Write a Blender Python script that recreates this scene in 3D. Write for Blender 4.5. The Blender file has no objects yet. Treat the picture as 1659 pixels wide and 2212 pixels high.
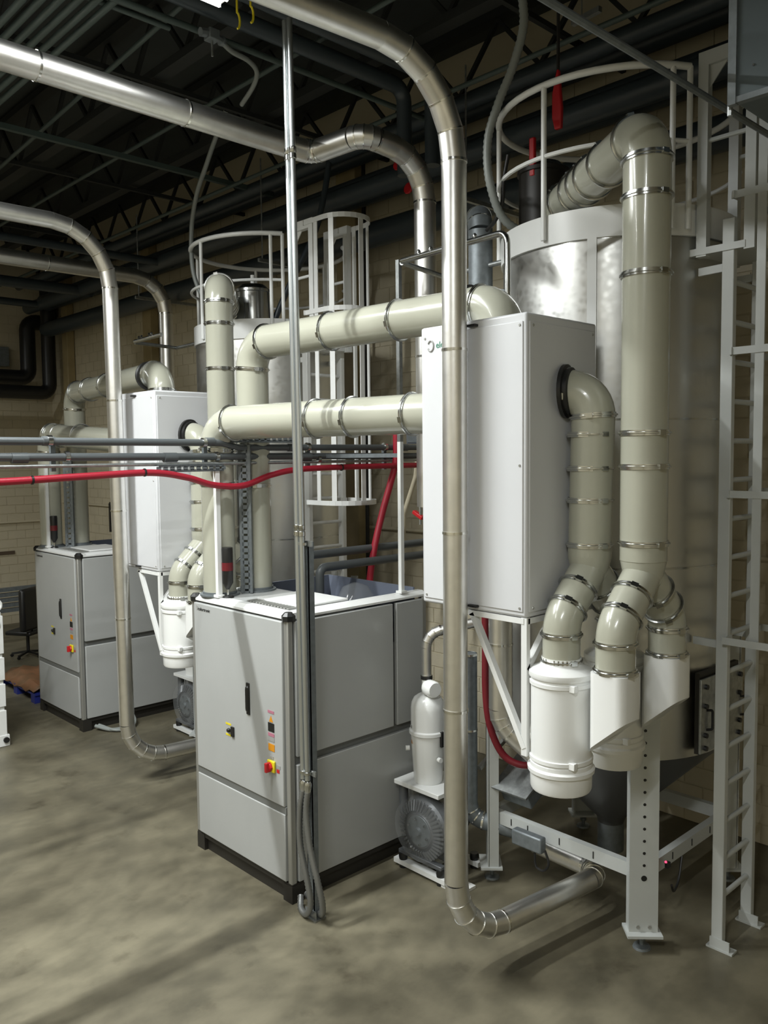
import bpy, bmesh, math, random
from mathutils import Vector, Matrix
random.seed(7)
PI = math.pi
S = 1.32                      # the plan below is drawn in units of 1.32 m
C = bpy.context.scene.collection
scn = bpy.context.scene

# ------------------------------------------------------------------ camera
cam_d = bpy.data.cameras.new('camera'); cam = bpy.data.objects.new('camera', cam_d); C.objects.link(cam)
yaw, pitch, roll = 0.81069805, 0.06750169, -0.01061233
f = Vector((math.cos(yaw)*math.cos(pitch), math.sin(yaw)*math.cos(pitch), -math.sin(pitch)))
r0 = Vector((math.sin(yaw), -math.cos(yaw), 0)); u0 = r0.cross(f)
r = math.cos(roll)*r0 + math.sin(roll)*u0; u = -math.sin(roll)*r0 + math.cos(roll)*u0
M = Matrix((r, u, -f)).transposed().to_4x4(); M.translation = Vector((-3.265, -4.365, 3.0))*S
cam.matrix_world = M
cam_d.sensor_fit = 'VERTICAL'; cam_d.sensor_height = 36.0; cam_d.lens = 36.0*1805.5/2212
cam_d.clip_end = 200
scn.camera = cam

# ------------------------------------------------------------------ world, lights, exposure
w = bpy.data.worlds.new('world'); scn.world = w; w.use_nodes = True
w.node_tree.nodes['Background'].inputs[0].default_value = (0.75, 0.8, 0.78, 1)
w.node_tree.nodes['Background'].inputs[1].default_value = 0.035
scn.view_settings.view_transform = 'Standard'; scn.view_settings.look = 'None'
scn.view_settings.gamma = 1.0; scn.view_settings.use_curve_mapping = False
scn.view_settings.exposure = 0.0
TUBE_W = 0.07
# (x0, x1, y, z, watts) : rows of strip lights hung along X
FIXTURES = [(-3.1, -0.50, -0.22, 5.59, 150), (-4.0, -1.7, 1.75, 5.9, 360), (-6.8, -4.6, 0.2, 5.9, 70), (-6.0, -3.8, -4.4, 5.9, 190), (-3.4, -1.2, 8.6, 5.9, 90)]
for x0, x1, y, z, wts in FIXTURES:
    d = bpy.data.lights.new('strip_light_lamp', 'AREA'); d.shape = 'RECTANGLE'
    d.size = (x1-x0)*S; d.size_y = TUBE_W*S; d.energy = wts*S*S; d.color = (0.97, 1.0, 0.985)
    o = bpy.data.objects.new('strip_light_lamp', d); C.objects.link(o); o.location = Vector(((x0+x1)/2, y, z-0.052))*S
    d.spread = math.radians(165)

# ------------------------------------------------------------------ materials
MATS = {}
def mat(name, col, rough=0.5, metal=0.0, noise=0.0, nscale=6.0, bump=0.0, bscale=40.0, coat=0.0, col2=None, emit=0.0, stretch=None, alpha=1.0):
    if name in MATS: return MATS[name]
    m = bpy.data.materials.new(name); m.use_nodes = True; nt = m.node_tree; b = nt.nodes['Principled BSDF']
    b.inputs['Base Color'].default_value = (*col, 1); b.inputs['Roughness'].default_value = rough; b.inputs['Metallic'].default_value = metal
    if coat: b.inputs['Coat Weight'].default_value = coat; b.inputs['Coat Roughness'].default_value = 0.06
    tc = nt.nodes.new('ShaderNodeTexCoord'); mp = nt.nodes.new('ShaderNodeMapping'); nt.links.new(tc.outputs['Object'], mp.inputs[0])
    if stretch: mp.inputs['Scale'].default_value = stretch
    if noise or col2:
        n = nt.nodes.new('ShaderNodeTexNoise'); n.inputs['Scale'].default_value = nscale; n.inputs['Detail'].default_value = 5
        nt.links.new(mp.outputs[0], n.inputs[0])
        cr = nt.nodes.new('ShaderNodeValToRGB'); c2 = col2 or tuple(c*(1-noise) for c in col)
        cr.color_ramp.elements[0].position = 0.35; cr.color_ramp.elements[1].position = 0.65
        cr.color_ramp.elements[0].color = (*c2, 1); cr.color_ramp.elements[1].color = (*col, 1)
        nt.links.new(n.outputs[0], cr.inputs[0]); nt.links.new(cr.outputs[0], b.inputs['Base Color'])
    if bump:
        n2 = nt.nodes.new('ShaderNodeTexNoise'); n2.inputs['Scale'].default_value = bscale; n2.inputs['Detail'].default_value = 3
        nt.links.new(mp.outputs[0], n2.inputs[0])
        bp = nt.nodes.new('ShaderNodeBump'); bp.inputs['Strength'].default_value = bump; bp.inputs['Distance'].default_value = 0.01
        nt.links.new(n2.outputs[0], bp.inputs['Height']); nt.links.new(bp.outputs[0], b.inputs['Normal'])
    if emit:
        b.inputs['Emission Color'].default_value = (*col, 1); b.inputs['Emission Strength'].default_value = emit
    if alpha < 1: b.inputs['Alpha'].default_value = alpha
    MATS[name] = m; return m

WHITE = mat('white_powder_coat', (0.76, 0.77, 0.76), 0.32, noise=0.03, nscale=3)
FRAMEP_DIM = mat('shaded_frame_paint', (0.50, 0.52, 0.51), 0.36, noise=0.04, nscale=3)  # grey-white steel paint, darkened to carry weaker light on near ladder and legs
WHITE_PLASTIC = mat('white_plastic', (0.80, 0.81, 0.80), 0.28, coat=0.2)
PANEL = mat('light_grey_panel', (0.40, 0.41, 0.405), 0.30, noise=0.05, nscale=1.5, bump=0.03, bscale=8)
BOXP = mat('filter_box_paint', (0.62, 0.63, 0.65), 0.32, noise=0.03, nscale=1.5)
SEAM = mat('grey_seam_profile', (0.15, 0.155, 0.15), 0.45)
ALU = mat('aluminium_profile', (0.42, 0.42, 0.40), 0.35, 0.6)
BLACK = mat('black_plastic', (0.012, 0.012, 0.012), 0.4)
BLACKM = mat('black_steel', (0.02, 0.018, 0.015), 0.5)
DUCT = mat('beige_duct_enamel', (0.40, 0.40, 0.33), 0.22, coat=0.5, noise=0.04, nscale=2)
CLAMP = mat('clamp_steel', (0.55, 0.56, 0.55), 0.2, 1.0)
JACKET = mat('insulation_jacket_metal', (0.84, 0.83, 0.80), 0.36, 1.0, noise=0.08, nscale=9, bump=0.08, bscale=14)
SEAMB = mat('jacket_band_metal', (0.78, 0.78, 0.75), 0.2, 1.0)
GALV = mat('galvanised_steel', (0.44, 0.46, 0.46), 0.38, 0.85, noise=0.25, nscale=22)
GALVD = mat('dull_galvanised_steel', (0.21, 0.235, 0.25), 0.5, 0.5, noise=0.2, nscale=18)
EMT = mat('conduit_steel', (0.55, 0.58, 0.59), 0.3, 0.9)
PVC = mat('grey_pvc', (0.085, 0.095, 0.10), 0.35)
RED = mat('red_hose_rubber', (0.36, 0.012, 0.03), 0.42)
RED_SHADED = mat('shaded_red_hose_rubber', (0.16, 0.008, 0.015), 0.5)  # hose red with the shade behind the brace put into its colour
REDP = mat('red_paint', (0.5, 0.015, 0.02), 0.4)
YEL = mat('yellow_plastic', (0.75, 0.62, 0.02), 0.4)
ORG = mat('orange_label', (0.62, 0.25, 0.01), 0.5)
PINK = mat('pink_label', (0.42, 0.16, 0.22), 0.5)
GREYL = mat('grey_label', (0.3, 0.3, 0.29), 0.5)
GREEN = mat('green_print', (0.03, 0.20, 0.12), 0.5)
DARKP = mat('dark_painted_pipe', (0.04, 0.052, 0.062), 0.36)
DARKT = mat('green_grey_conduit', (0.055, 0.078, 0.072), 0.45)
BLUEP = mat('blue_plastic', (0.02, 0.03, 0.20), 0.4)
TARP = mat('brown_tarp', (0.22, 0.10, 0.045), 0.6, col2=(0.13, 0.075, 0.035), nscale=3)
STEELJ = mat('dark_joist_paint', (0.016, 0.018, 0.017), 0.6)
DECK = mat('ceiling_deck_paint', (0.055, 0.062, 0.058), 0.8, noise=0.25, nscale=0.6)
AHU = mat('blue_grey_sheet_metal', (0.095, 0.118, 0.128), 0.45, 0.3, noise=0.12, nscale=4)
OCHRE = mat('ochre_paint', (0.40, 0.32, 0.17), 0.5, noise=0.2, nscale=3)
BLOCK = mat('painted_block', (0.60, 0.54, 0.40), 0.55, noise=0.10, nscale=1.2, bump=0.25, bscale=60)
MORTAR = mat('painted_mortar', (0.53, 0.475, 0.345), 0.7)
FILM = mat('clear_plastic_film', (0.40, 0.42, 0.43), 0.12, coat=0.6, alpha=0.16)
CAST = mat('cast_blower_grey', (0.13, 0.137, 0.145), 0.38, 0.3)
TRAY = mat('blue_grey_recess', (0.15, 0.17, 0.22), 0.5)
CARD = mat('dark_stain', (0.10, 0.07, 0.045), 0.8)
REDLED = mat('red_indicator', (1.0, 0.03, 0.08), 0.4, emit=4.0)
LAMP = mat('lamp_tube', (1.0, 0.99, 0.93), 0.4, emit=9.0)
FLEXS = mat('flexible_steel_conduit', (0.23, 0.235, 0.23), 0.4, 0.7)
FLEXG = mat('grey_flexible_hose', (0.25, 0.27, 0.26), 0.4)

def silo_metal():
    m = bpy.data.materials.new('swirled_stainless'); m.use_nodes = True; nt = m.node_tree; b = nt.nodes['Principled BSDF']
    b.inputs['Metallic'].default_value = 1.0; b.inputs['Base Color'].default_value = (0.62, 0.62, 0.60, 1)
    tc = nt.nodes.new('ShaderNodeTexCoord'); v = nt.nodes.new('ShaderNodeTexVoronoi'); v.inputs['Scale'].default_value = 20
    nt.links.new(tc.outputs['Object'], v.inputs[0])
    mr = nt.nodes.new('ShaderNodeMapRange'); mr.inputs[1].default_value = 0; mr.inputs[2].default_value = 0.7; mr.inputs[3].default_value = 0.29; mr.inputs[4].default_value = 0.38
    nt.links.new(v.outputs['Distance'], mr.inputs[0]); nt.links.new(mr.outputs[0], b.inputs['Roughness'])
    bp = nt.nodes.new('ShaderNodeBump'); bp.inputs['Strength'].default_value = 0.10; bp.inputs['Distance'].default_value = 0.0025
    nt.links.new(v.outputs['Distance'], bp.inputs['Height']); nt.links.new(bp.outputs[0], b.inputs['Normal'])
    return m
SILO = silo_metal()

def floor_mat():
    m = bpy.data.materials.new('stained_concrete'); m.use_nodes = True; nt = m.node_tree; b = nt.nodes['Principled BSDF']
    tc = nt.nodes.new('ShaderNodeTexCoord'); L = nt.links.new
    def noise(sc, det, st=None):
        n = nt.nodes.new('ShaderNodeTexNoise'); n.inputs['Scale'].default_value = sc; n.inputs['Detail'].default_value = det; n.inputs['Roughness'].default_value = 0.6
        mp = nt.nodes.new('ShaderNodeMapping')
        if st: mp.inputs['Scale'].default_value = st
        L(tc.outputs['Object'], mp.inputs[0]); L(mp.outputs[0], n.inputs[0]); return n
    a = noise(0.62, 10, (.9, 1.3, 1)); c = noise(2.6, 10, (.9, 1.2, 1)); d = noise(1.9, 9)
    r1 = nt.nodes.new('ShaderNodeValToRGB'); e = r1.color_ramp.elements
    e[0].position = 0.36; e[0].color = (0.088, 0.078, 0.052, 1); e[1].position = 0.64; e[1].color = (0.180, 0.163, 0.113, 1)
    L(a.outputs[0], r1.inputs[0])
    r2 = nt.nodes.new('ShaderNodeValToRGB'); e = r2.color_ramp.elements
    e[0].position = 0.38; e[0].color = (0.80, 0.80, 0.79, 1); e[1].position = 0.60; e[1].color = (1.08, 1.07, 1.05, 1)
    L(c.outputs[0], r2.inputs[0])
    r3 = nt.nodes.new('ShaderNodeValToRGB'); e = r3.color_ramp.elements
    e[0].position = 0.30; e[0].color = (0.62, 0.60, 0.57, 1); e[1].position = 0.42; e[1].color = (1, 1, 1, 1)
    L(d.outputs[0], r3.inputs[0])
    m1 = nt.nodes.new('ShaderNodeMix'); m1.data_type = 'RGBA'; m1.blend_type = 'MULTIPLY'; m1.inputs[0].default_value = 1
    m2 = nt.nodes.new('ShaderNodeMix'); m2.data_type = 'RGBA'; m2.blend_type = 'MULTIPLY'; m2.inputs[0].default_value = 1
    L(r1.outputs[0], m1.inputs[6]); L(r2.outputs[0], m1.inputs[7]); L(m1.outputs[2], m2.inputs[6]); L(r3.outputs[0], m2.inputs[7]); L(m2.outputs[2], b.inputs['Base Color'])
    mr = nt.nodes.new('ShaderNodeMapRange'); mr.inputs[3].default_value = 0.30; mr.inputs[4].default_value = 0.62; L(c.outputs[0], mr.inputs[0]); L(mr.outputs[0], b.inputs['Roughness'])
    bp = nt.nodes.new('ShaderNodeBump'); bp.inputs['Strength'].default_value = 0.12; bp.inputs['Distance'].default_value = 0.01
    L(c.outputs[0], bp.inputs['Height']); L(bp.outputs[0], b.inputs['Normal'])
    return m
FLOORM = floor_mat()

# ------------------------------------------------------------------ mesh helpers (all in plan units)
def V(*a): return Vector(a[0]) if len(a) == 1 else Vector(a)
def BM(): return bmesh.new()
def box(bm, lo, hi, rot=None, piv=None):
    lo, hi = V(lo), V(hi); vs = []
    for x in (lo.x, hi.x):
        for y in (lo.y, hi.y):
            for z in (lo.z, hi.z): vs.append(V(x, y, z))
    if rot is not None:
        p = V(piv) if piv is not None else (lo+hi)/2
        vs = [p + rot @ (v-p) for v in vs]
    q = [bm.verts.new(v) for v in vs]
    for i in ((0,1,3,2),(4,6,7,5),(0,4,5,1),(2,3,7,6),(0,2,6,4),(1,5,7,3)): bm.faces.new([q[k] for k in i])
    return bm
def frame(d):
    d = V(d).normalized(); a = V(0,0,1) if abs(d.z) < 0.9 else V(1,0,0)
    u = d.cross(a).normalized(); return u, d.cross(u).normalized()
def bar(bm, a, b, w, h=None, up=None):
    a, b = V(a), V(b); h = h or w; d = (b-a).normalized()
    if up is None: up = V(0,0,1) if abs(d.z) < 0.9 else V(1,0,0)
    s = d.cross(V(up)).normalized(); t = s.cross(d).normalized(); q = []
    for p in (a, b):
        for i, j in ((-1,-1),(1,-1),(1,1),(-1,1)): q.append(bm.verts.new(p + s*i*w/2 + t*j*h/2))
    bm.faces.new(q[:4][::-1]); bm.faces.new(q[4:])
    for k in range(4): bm.faces.new((q[k], q[(k+1)%4], q[4+(k+1)%4], q[4+k]))
    return bm
def tube(bm, pts, rad, n=16, caps=True, gored=False):
    pts = [V(p) for p in pts]; N = len(pts)
    ds = [(pts[i+1]-pts[i]).normalized() for i in range(N-1)]
    u, v = frame(ds[0]); rings = []
    rr = rad if isinstance(rad, (list, tuple)) else [rad]*N
    uv = [(u, v)]
    for i in range(1, N-1):
        q = ds[i-1].rotation_difference(ds[i]); u = q @ u; v = q @ v; uv.append((u, v))
    def ring(i, d, fr):
        # points on the plane bisecting the two directions
        t0 = ds[max(i-1, 0)]; t1 = ds[min(i, N-2)]; nrm = (t0+t1).normalized(); out = []
        for k in range(n):
            a = 2*PI*k/n; o = fr[0]*math.cos(a)*rr[i] + fr[1]*math.sin(a)*rr[i]
            o = o - d*(o.dot(nrm)/d.dot(nrm)); out.append(bm.verts.new(pts[i]+o))
        return out
    prev = None; first = last = None
    for i in range(N-1):
        A = ring(i, ds[i], uv[i]) if (gored or prev is None) else prev
        B = ring(i+1, ds[i], uv[i])
        for k in range(n): bm.faces.new((A[k], A[(k+1)%n], B[(k+1)%n], B[k]))
        if first is None: first = A
        last = B; prev = B
    if caps: bm.faces.new(first[::-1]); bm.faces.new(last)
    return bm
def lathe(bm, base, axis, prof, n=24, caps=True):
    base, axis = V(base), V(axis).normalized(); u, v = frame(axis); R = []
    for rr, h in prof:
        R.append([bm.verts.new(base + axis*h + (u*math.cos(2*PI*k/n) + v*math.sin(2*PI*k/n))*max(rr, 1e-4)) for k in range(n)])
    for A, B in zip(R, R[1:]):
        for k in range(n): bm.faces.new((A[k], A[(k+1)%n], B[(k+1)%n], B[k]))
    if caps: bm.faces.new(R[0][::-1]); bm.faces.new(R[-1])
    return bm
def prism(bm, poly, off):
    """poly: list of 3D points, extruded by vector off"""
    off = V(off); a = [bm.verts.new(V(p)) for p in poly]; b = [bm.verts.new(V(p)+off) for p in poly]; n = len(poly)
    bm.faces.new(a[::-1]); bm.faces.new(b)
    for k in range(n): bm.faces.new((a[k], a[(k+1)%n], b[(k+1)%n], b[k]))
    return bm
def arc(c, rad, a0, a1, n, z=None):
    return [V(c[0]+rad*math.cos(a0+(a1-a0)*i/n), c[1]+rad*math.sin(a0+(a1-a0)*i/n), c[2] if z is None else z) for i in range(n+1)]
def route(pts, R, n=7):
    """returns list of ('s',[a,b]) and ('e',[arc points])"""
    pts = [V(p) for p in pts]; out = []; cur = pts[0]
    Rs = R if isinstance(R, (list, tuple)) else [R]*(len(pts)-2)
    for i in range(1, len(pts)-1):
        d0 = (pts[i]-pts[i-1]).normalized(); d1 = (pts[i+1]-pts[i]).normalized(); th = d0.angle(d1)
        if th < 0.02: continue
        t = Rs[i-1]*math.tan(th/2); a = pts[i]-d0*t; b = pts[i]+d1*t
        nrm = (d1 - d0*d0.dot(d1)).normalized(); cen = a + nrm*Rs[i-1]; ax = d0.cross(d1).normalized()
        if (a-cur).length > 1e-4: out.append(('s', [cur, a]))
        out.append(('e', [cen + Matrix.Rotation(th*k/n, 3, ax) @ (a-cen) for k in range(n+1)])); cur = b
    out.append(('s', [cur, pts[-1]])); return out
def path(pts, R, n=6):
    P = []
    for k, q in route(pts, R, n):
        for p in q:
            if not P or (p-P[-1]).length > 1e-5: P.append(p)
    return P
def spline(pts, n=8):
    P = [V(p) for p in pts]; P = [P[0]*2-P[1]] + P + [P[-1]*2-P[-2]]; out = []
    for i in range(1, len(P)-2):
        for k in range(n):
            t = k/n; a, b, c, d = P[i-1:i+3]
            out.append(0.5*((2*b)+(c-a)*t+(2*a-5*b+4*c-d)*t*t+(3*b-a-3*c+d)*t**3))
    out.append(P[-2]); return out

# ------------------------------------------------------------------ object helpers
ORG_OF = {}
def thing(name, label, cat, loc=(0,0,0), group=None):
    o = bpy.data.objects.new(name, None); C.objects.link(o); o.empty_display_size = 0.1
    o.location = V(loc)*S; o['label'] = label; o['category'] = cat; ORG_OF[o.name] = V(loc)
    if group: o['group'] = group
    return o
def obj(name, bm, m, parent=None, smooth=True, bevel=0.0, label=None, angle=38, kind=None, loc=None):
    """link bm as one mesh object; vertices are given in plan coordinates"""
    if loc is None: loc = ORG_OF[parent.name] if parent is not None else V(0,0,0)
    loc = V(loc)
    for v in bm.verts: v.co = (v.co - loc)*S
    bmesh.ops.recalc_face_normals(bm, faces=bm.faces)
    me = bpy.data.meshes.new(name); bm.to_mesh(me); bm.free(); me.materials.append(m)
    if smooth: me.shade_smooth(); me.set_sharp_from_angle(angle=math.radians(angle))
    o = bpy.data.objects.new(name, me); C.objects.link(o)
    if parent is not None: o.parent = parent; ORG_OF[o.name] = ORG_OF[parent.name]
    else: o.location = loc*S; ORG_OF[o.name] = loc
    if bevel:
        b = o.modifiers.new('bevel', 'BEVEL'); b.width = bevel*S; b.segments = 2; b.limit_method = 'ANGLE'; b.angle_limit = math.radians(50)
    if label: o['label'] = label
    if kind: o['kind'] = kind
    return o
def single(name, bm, m, label, cat, loc=(0,0,0), group=None, **k):
    o = obj(name, bm, m, None, loc=loc, **k); o['label'] = label; o['category'] = cat
    if group: o['group'] = group
    return o
def struct(name, bm, m, **k):
    o = obj(name, bm, m, **k)
    if o.parent is None: o['kind'] = 'structure'
    return o
def B(lo, hi, **k): return box(BM(), lo, hi, **k)
def ringmesh(p, d, rad, w=0.028, lug=True):
    d = V(d).normalized(); bm = lathe(BM(), V(p)-d*w/2, d, [(rad*0.99, 0), (rad+0.006, 0), (rad+0.006, w*0.3), (rad+0.014, w*0.38), (rad+0.014, w*0.62), (rad+0.006, w*0.7), (rad+0.006, w), (rad*0.99, w)], 28, caps=False)
    if lug:
        view = V(-0.69, -0.72, 0.1); s = (view - d*view.dot(d)).normalized()
        t = d.cross(s); q = (s*0.92 + t*0.4).normalized()
        bar(bm, V(p)+q*(rad+0.004)-d*0.012, V(p)+q*(rad+0.004)+d*0.012, 0.035, 0.03, up=q)
    return bm
def duct(parent, pts, R, rad, rings=(), n=8, ends=(True, True), lug=True, joint_rings=True, rr=0.028):
    """beige duct: straight sections, elbows and clamp rings as parts. rings: list of (point, direction)"""
    segs = route(pts, R, n)
    for i, (k, q) in enumerate(segs):
        obj('elbow' if k == 'e' else 'pipe_section', tube(BM(), q, rad, 28), DUCT, parent)
        if k == 'e' and joint_rings:
            obj('clamp_ring', ringmesh(q[0], q[1]-q[0], rad, rr, lug), CLAMP, parent)
            obj('clamp_ring', ringmesh(q[-1], q[-1]-q[-2], rad, rr, lug), CLAMP, parent)
    for p, d in rings: obj('clamp_ring', ringmesh(p, d, rad, rr, lug), CLAMP, parent)
def jacket(parent, pts, R, rad, step=0.95, n=4, m=None):
    m = m or JACKET
    for k, q in route(pts, R, n):
        if k == 'e':
            obj('gored_elbow', tube(BM(), q, rad, 24, gored=True), m, parent)
            for a, b, c in zip(q, q[1:], q[2:]): obj('seam_band', lathe(BM(), b-(c-a).normalized()*0.004, c-a, [(rad*0.98,0),(rad+0.004,0),(rad+0.004,0.008),(rad*0.98,0.008)], 24, caps=False), SEAMB, parent)
        else:
            a, b = q; L = (b-a).length; cnt = max(1, round(L/step)); d = (b-a)/L
            for i in range(cnt):
                p0 = a + d*L*i/cnt; p1 = a + d*L*(i+1)/cnt
                obj('jacket_section', tube(BM(), [p0, p1], rad, 24), m, parent)
                obj('seam_band', lathe(BM(), p0-d*0.006, d, [(rad*0.98,0),(rad+0.004,0),(rad+0.004,0.014),(rad*0.98,0.014)], 24, caps=False), SEAMB, parent)

# ================================================================== ROOM
XW, YF, ZC = 3.1, 11.3, 6.9
X0, Y0 = -8.0, -7.0
struct('floor', B((X0-.2, Y0-.2, -0.2), (XW+.2, YF+.2, 0)), FLOORM, smooth=False)
struct('ceiling', B((X0-.2, Y0-.2, ZC), (XW+.2, YF+.2, ZC+0.15)), DECK, smooth=False)
wl = struct('wall_back', B((XW, Y0, 0), (XW+0.15, YF, ZC)), MORTAR, smooth=False)
wf = struct('wall_far', B((X0, YF, 0), (XW+.15, YF+0.15, ZC)), MORTAR, smooth=False)
struct('wall_left', B((X0-0.15, Y0, 0), (X0, YF, ZC)), BLOCK, smooth=False)
struct('wall_near', B((X0, Y0-0.15, 0), (XW, Y0, ZC)), BLOCK, smooth=False)
# concrete blocks: each visible one is a part, the rest is one joined part
BW, BH = 0.31, 0.155
def blockmesh(lo, hi): return B(lo, hi)
shared = {}
def lay(wall, axis, a0, a1, z0, z1, keep):
    rest = BM(); k = 0; cnt = 0; z = z0
    while z < z1-0.02:
        a = a0 - (BW/2 if k % 2 else 0)
        while a < a1:
            lo, hi = max(a, a0)+0.006, min(a+BW, a1)-0.006; za, zb = z+0.006, z+BH-0.006
            if hi-lo > 0.03:
                if axis == 'y': L, H = (XW-0.007, lo, za), (XW+0.01, hi, zb)
                else: L, H = (lo, YF-0.007, za), (hi, YF+0.01, zb)
                cx_, cz_ = (lo+hi)/2, (za+zb)/2
                if keep(cx_, cz_) and cnt < 290:
                    key = (axis, round(hi-lo, 3)); cnt += 1
                    if key not in shared:
                        o = obj('block', B(L, H), BLOCK, wall, smooth=False); shared[key] = (o.data, V(L))
                    else:
                        me, l0 = shared[key]; o = bpy.data.objects.new('block', me); C.objects.link(o); o.parent = wall
                        o.location = (V(L)-l0)*S
                else: box(rest, L, H)
            a += BW
        z += BH; k += 1
    if rest.verts: obj('block_courses', rest, BLOCK, wall, smooth=False, kind='stuff')
def keep_back(y, z):
    if 1.35 < y < 2.95 and 1.85 < z < 5.2: return True      # between the second hopper and the heater box
    if -2.35 < y < -1.55 and 0.0 < z < 4.3: return True       # behind the ladder on the right
    return False
lay(wl, 'y', -4.0, YF, 0, 6.2, keep_back)
def keep_far(x, z): return 0.8 < x < XW and 0.6 < z < 4.1
lay(wf, 'x', -4.0, XW, 0, 6.2, keep_far)
# long strip of conduit on the walls
single('wall_conduit', tube(BM(), [(XW-.03, -4, 2.2), (XW-.03, 10.9, 2.2)], 0.018, 10), BLOCK, 'beige painted conduit running level along the back block wall', 'conduit')
single('wall_conduit', tube(BM(), [(-4, YF-.03, 1.86), (2.95, YF-.03, 1.86)], 0.02, 10), BLOCK, 'beige painted conduit running level along the far left block wall', 'conduit')
single('wall_column', B((2.93, 2.56, 0), (3.085, 2.88, 6.2)), OCHRE, 'ochre painted steel column against the wall behind the caged ladder', 'column', bevel=0.01)
single('wall_column', B((2.95, 10.2, 0), (3.085, 10.42, 6.2)), OCHRE, 'ochre painted corner column at the far end of the back wall', 'column', bevel=0.01)
single('wall_column', B((2.95, 7.2, 0), (3.085, 7.45, 6.2)), OCHRE, 'ochre painted column on the back wall, left of the second heater box', 'column', bevel=0.01)
single('drain_pipe', tube(BM(), [(2.95, 2.44, 0), (2.95, 2.44, 6.2)], 0.022, 10), BLACK, 'thin black pipe running up beside the ochre column', 'pipe')
single('wall_stain_panel', B((1.7, YF-.03, 1.28), (2.3, YF-.012, 1.34)), CARD, 'dark narrow shelf strip on the far left wall', 'shelf')

# roof joists
def joist(x, i, first=[None]):
    if first[0] is None:
        t = thing('roof_joist', '', 'joist', (x, 0, 0), 'roof joists')
        b = BM(); box(b, (x-.06, -5, 6.78), (x+.06, YF, 6.85)); obj('top_chord', b, STEELJ, t, smooth=False)
        b = BM(); box(b, (x-.06, -5, 6.18), (x+.06, YF, 6.25)); obj('bottom_chord', b, STEELJ, t, smooth=False)
        y = -5; k = 0; me = None
        bars = []
        while y < YF-0.45:
            a, c = (6.25, 6.78) if k % 2 else (6.78, 6.25)
            bars.append(((x, y, a), (x, y+0.45, c))); y += 0.45; k += 1
        m0 = [None, None]
        for k, (a, c) in enumerate(bars):
            if m0[k % 2] is None:
                o = obj('web_bar', bar(BM(), a, c, 0.035), STEELJ, t, smooth=False); m0[k % 2] = (o.data, a)
            else:
                o = bpy.data.objects.new('web_bar', m0[k % 2][0]); C.objects.link(o); o.parent = t; o.location = (V(a)-V(m0[k % 2][1]))*S
        first[0] = t; return t
    s = first[0]; t = s.copy(); C.objects.link(t); t.location = V(x, 0, 0)*S
    for ch in list(s.children):
        c = ch.copy(); C.objects.link(c); c.parent = t
    return t
for i, x in enumerate((-1.9, -0.75, 0.4, 1.55, 2.7)):
    t = joist(x, i); t['label'] = ['dark open web roof joist farthest from the back wall, upper left', 'dark open web roof joist, second in from the left', 'dark open web roof joist, middle one of five', 'dark open web roof joist, second out from the back wall', 'dark open web roof joist closest to the back wall'][i]
for i, y in enumerate((-0.6, 2.2, 4.9, 7.4, 9.6)):
    single('joist_bridging', bar(BM(), (-5, y, 6.14), (XW, y, 6.14), 0.04), STEELJ, ['dark steel bridging bar under the joists, closest to the camera', 'dark steel bridging bar under the joists above the far hopper', 'dark steel bridging bar under the joists above the left dryer', 'dark steel bridging bar under the joists, second from the far wall', 'dark steel bridging bar under the joists next to the far wall'][i], 'bridging', group='joist bridging bars', smooth=False)

# strip light fixtures
def fixture(x0, x1, y, z, label):
    t = thing('strip_light', label, 'light', ((x0+x1)/2, y, z))
    b = BM(); box(b, (x0, y-.07, z-.012), (x1, y+.07, z+.05)); obj('housing', b, WHITE, t, bevel=0.006)
    for s in (-1, 1): obj('reflector', bar(BM(), (x0, y+s*.088, z-.01), (x1, y+s*.088, z-.01), 0.045, 0.006, up=(0, -s*0.6, 0.8)), WHITE, t, smooth=False)
    for s in (-1, 1): obj('tube', tube(BM(), [(x0+.03, y+s*.04, z-.032), (x1-.03, y+s*.04, z-.032)], 0.016, 10), LAMP, t)
    for x in (x0+.3, x1-.3): obj('hanger', tube(BM(), [(x, y, z+.05), (x, y, ZC)], 0.006, 6), GALV, t)
labs = ['fluorescent strip light at the top edge, above the twin conduits', 'fluorescent strip light above the second dryer, left of frame', 'fluorescent strip light hung high to the left behind the viewer', 'fluorescent strip light hung high right behind the viewer', 'fluorescent strip light over the far left corner']
for (x0, x1, y, z, wts), lb in zip(FIXTURES, labs): fixture(x0, x1, y, z, lb)

# overhead dark services
def run(name, pts, R, rad, m, label, cat='pipe', n=14, group=None):
    return single(name, tube(BM(), path(pts, R, 5), rad, n), m, label, cat, group=group)
GR = 'dark pipes hung along the back wall'
for k, (x, z, rr) in enumerate(((2.76, 5.28, .13), (2.45, 5.62, .10), (2.75, 5.75, .15), (2.3, 5.98, .07), (2.75, 6.12, .09))):
    run('overhead_pipe', [(x, -5, z), (x, 10.6, z)], 0.2, rr, DARKP, ['dark insulated pipe, lowest of those along the back wall', 'dark pipe in front of the lowest pipe along the back wall', 'thickest dark pipe high along the back wall', 'thin dark pipe hung furthest from the back wall', 'dark pipe tucked just under the roof joists by the wall'][k])
for y in (-2.4, 0.3, 3.2, 6.0):
    t = thing('pipe_hanger', {-2.4: 'steel strut hanger under the dark wall pipes, behind the near railing', 0.3: 'steel strut hanger under the dark wall pipes, between the hoppers', 3.2: 'steel strut hanger under the dark wall pipes, behind the far hopper', 6.0: 'steel strut hanger under the dark wall pipes, left of the far hopper'}[y], 'hanger', (2.5, y, 5.1), 'strut hangers of the wall pipes')
    obj('strut', bar(BM(), (2.1, y, 5.12), (3.05, y, 5.12), 0.035), GALV, t, smooth=False); obj('rod', tube(BM(), [(2.15, y, 5.12), (2.15, y, 6.2)], 0.008, 6), GALV, t)
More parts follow.
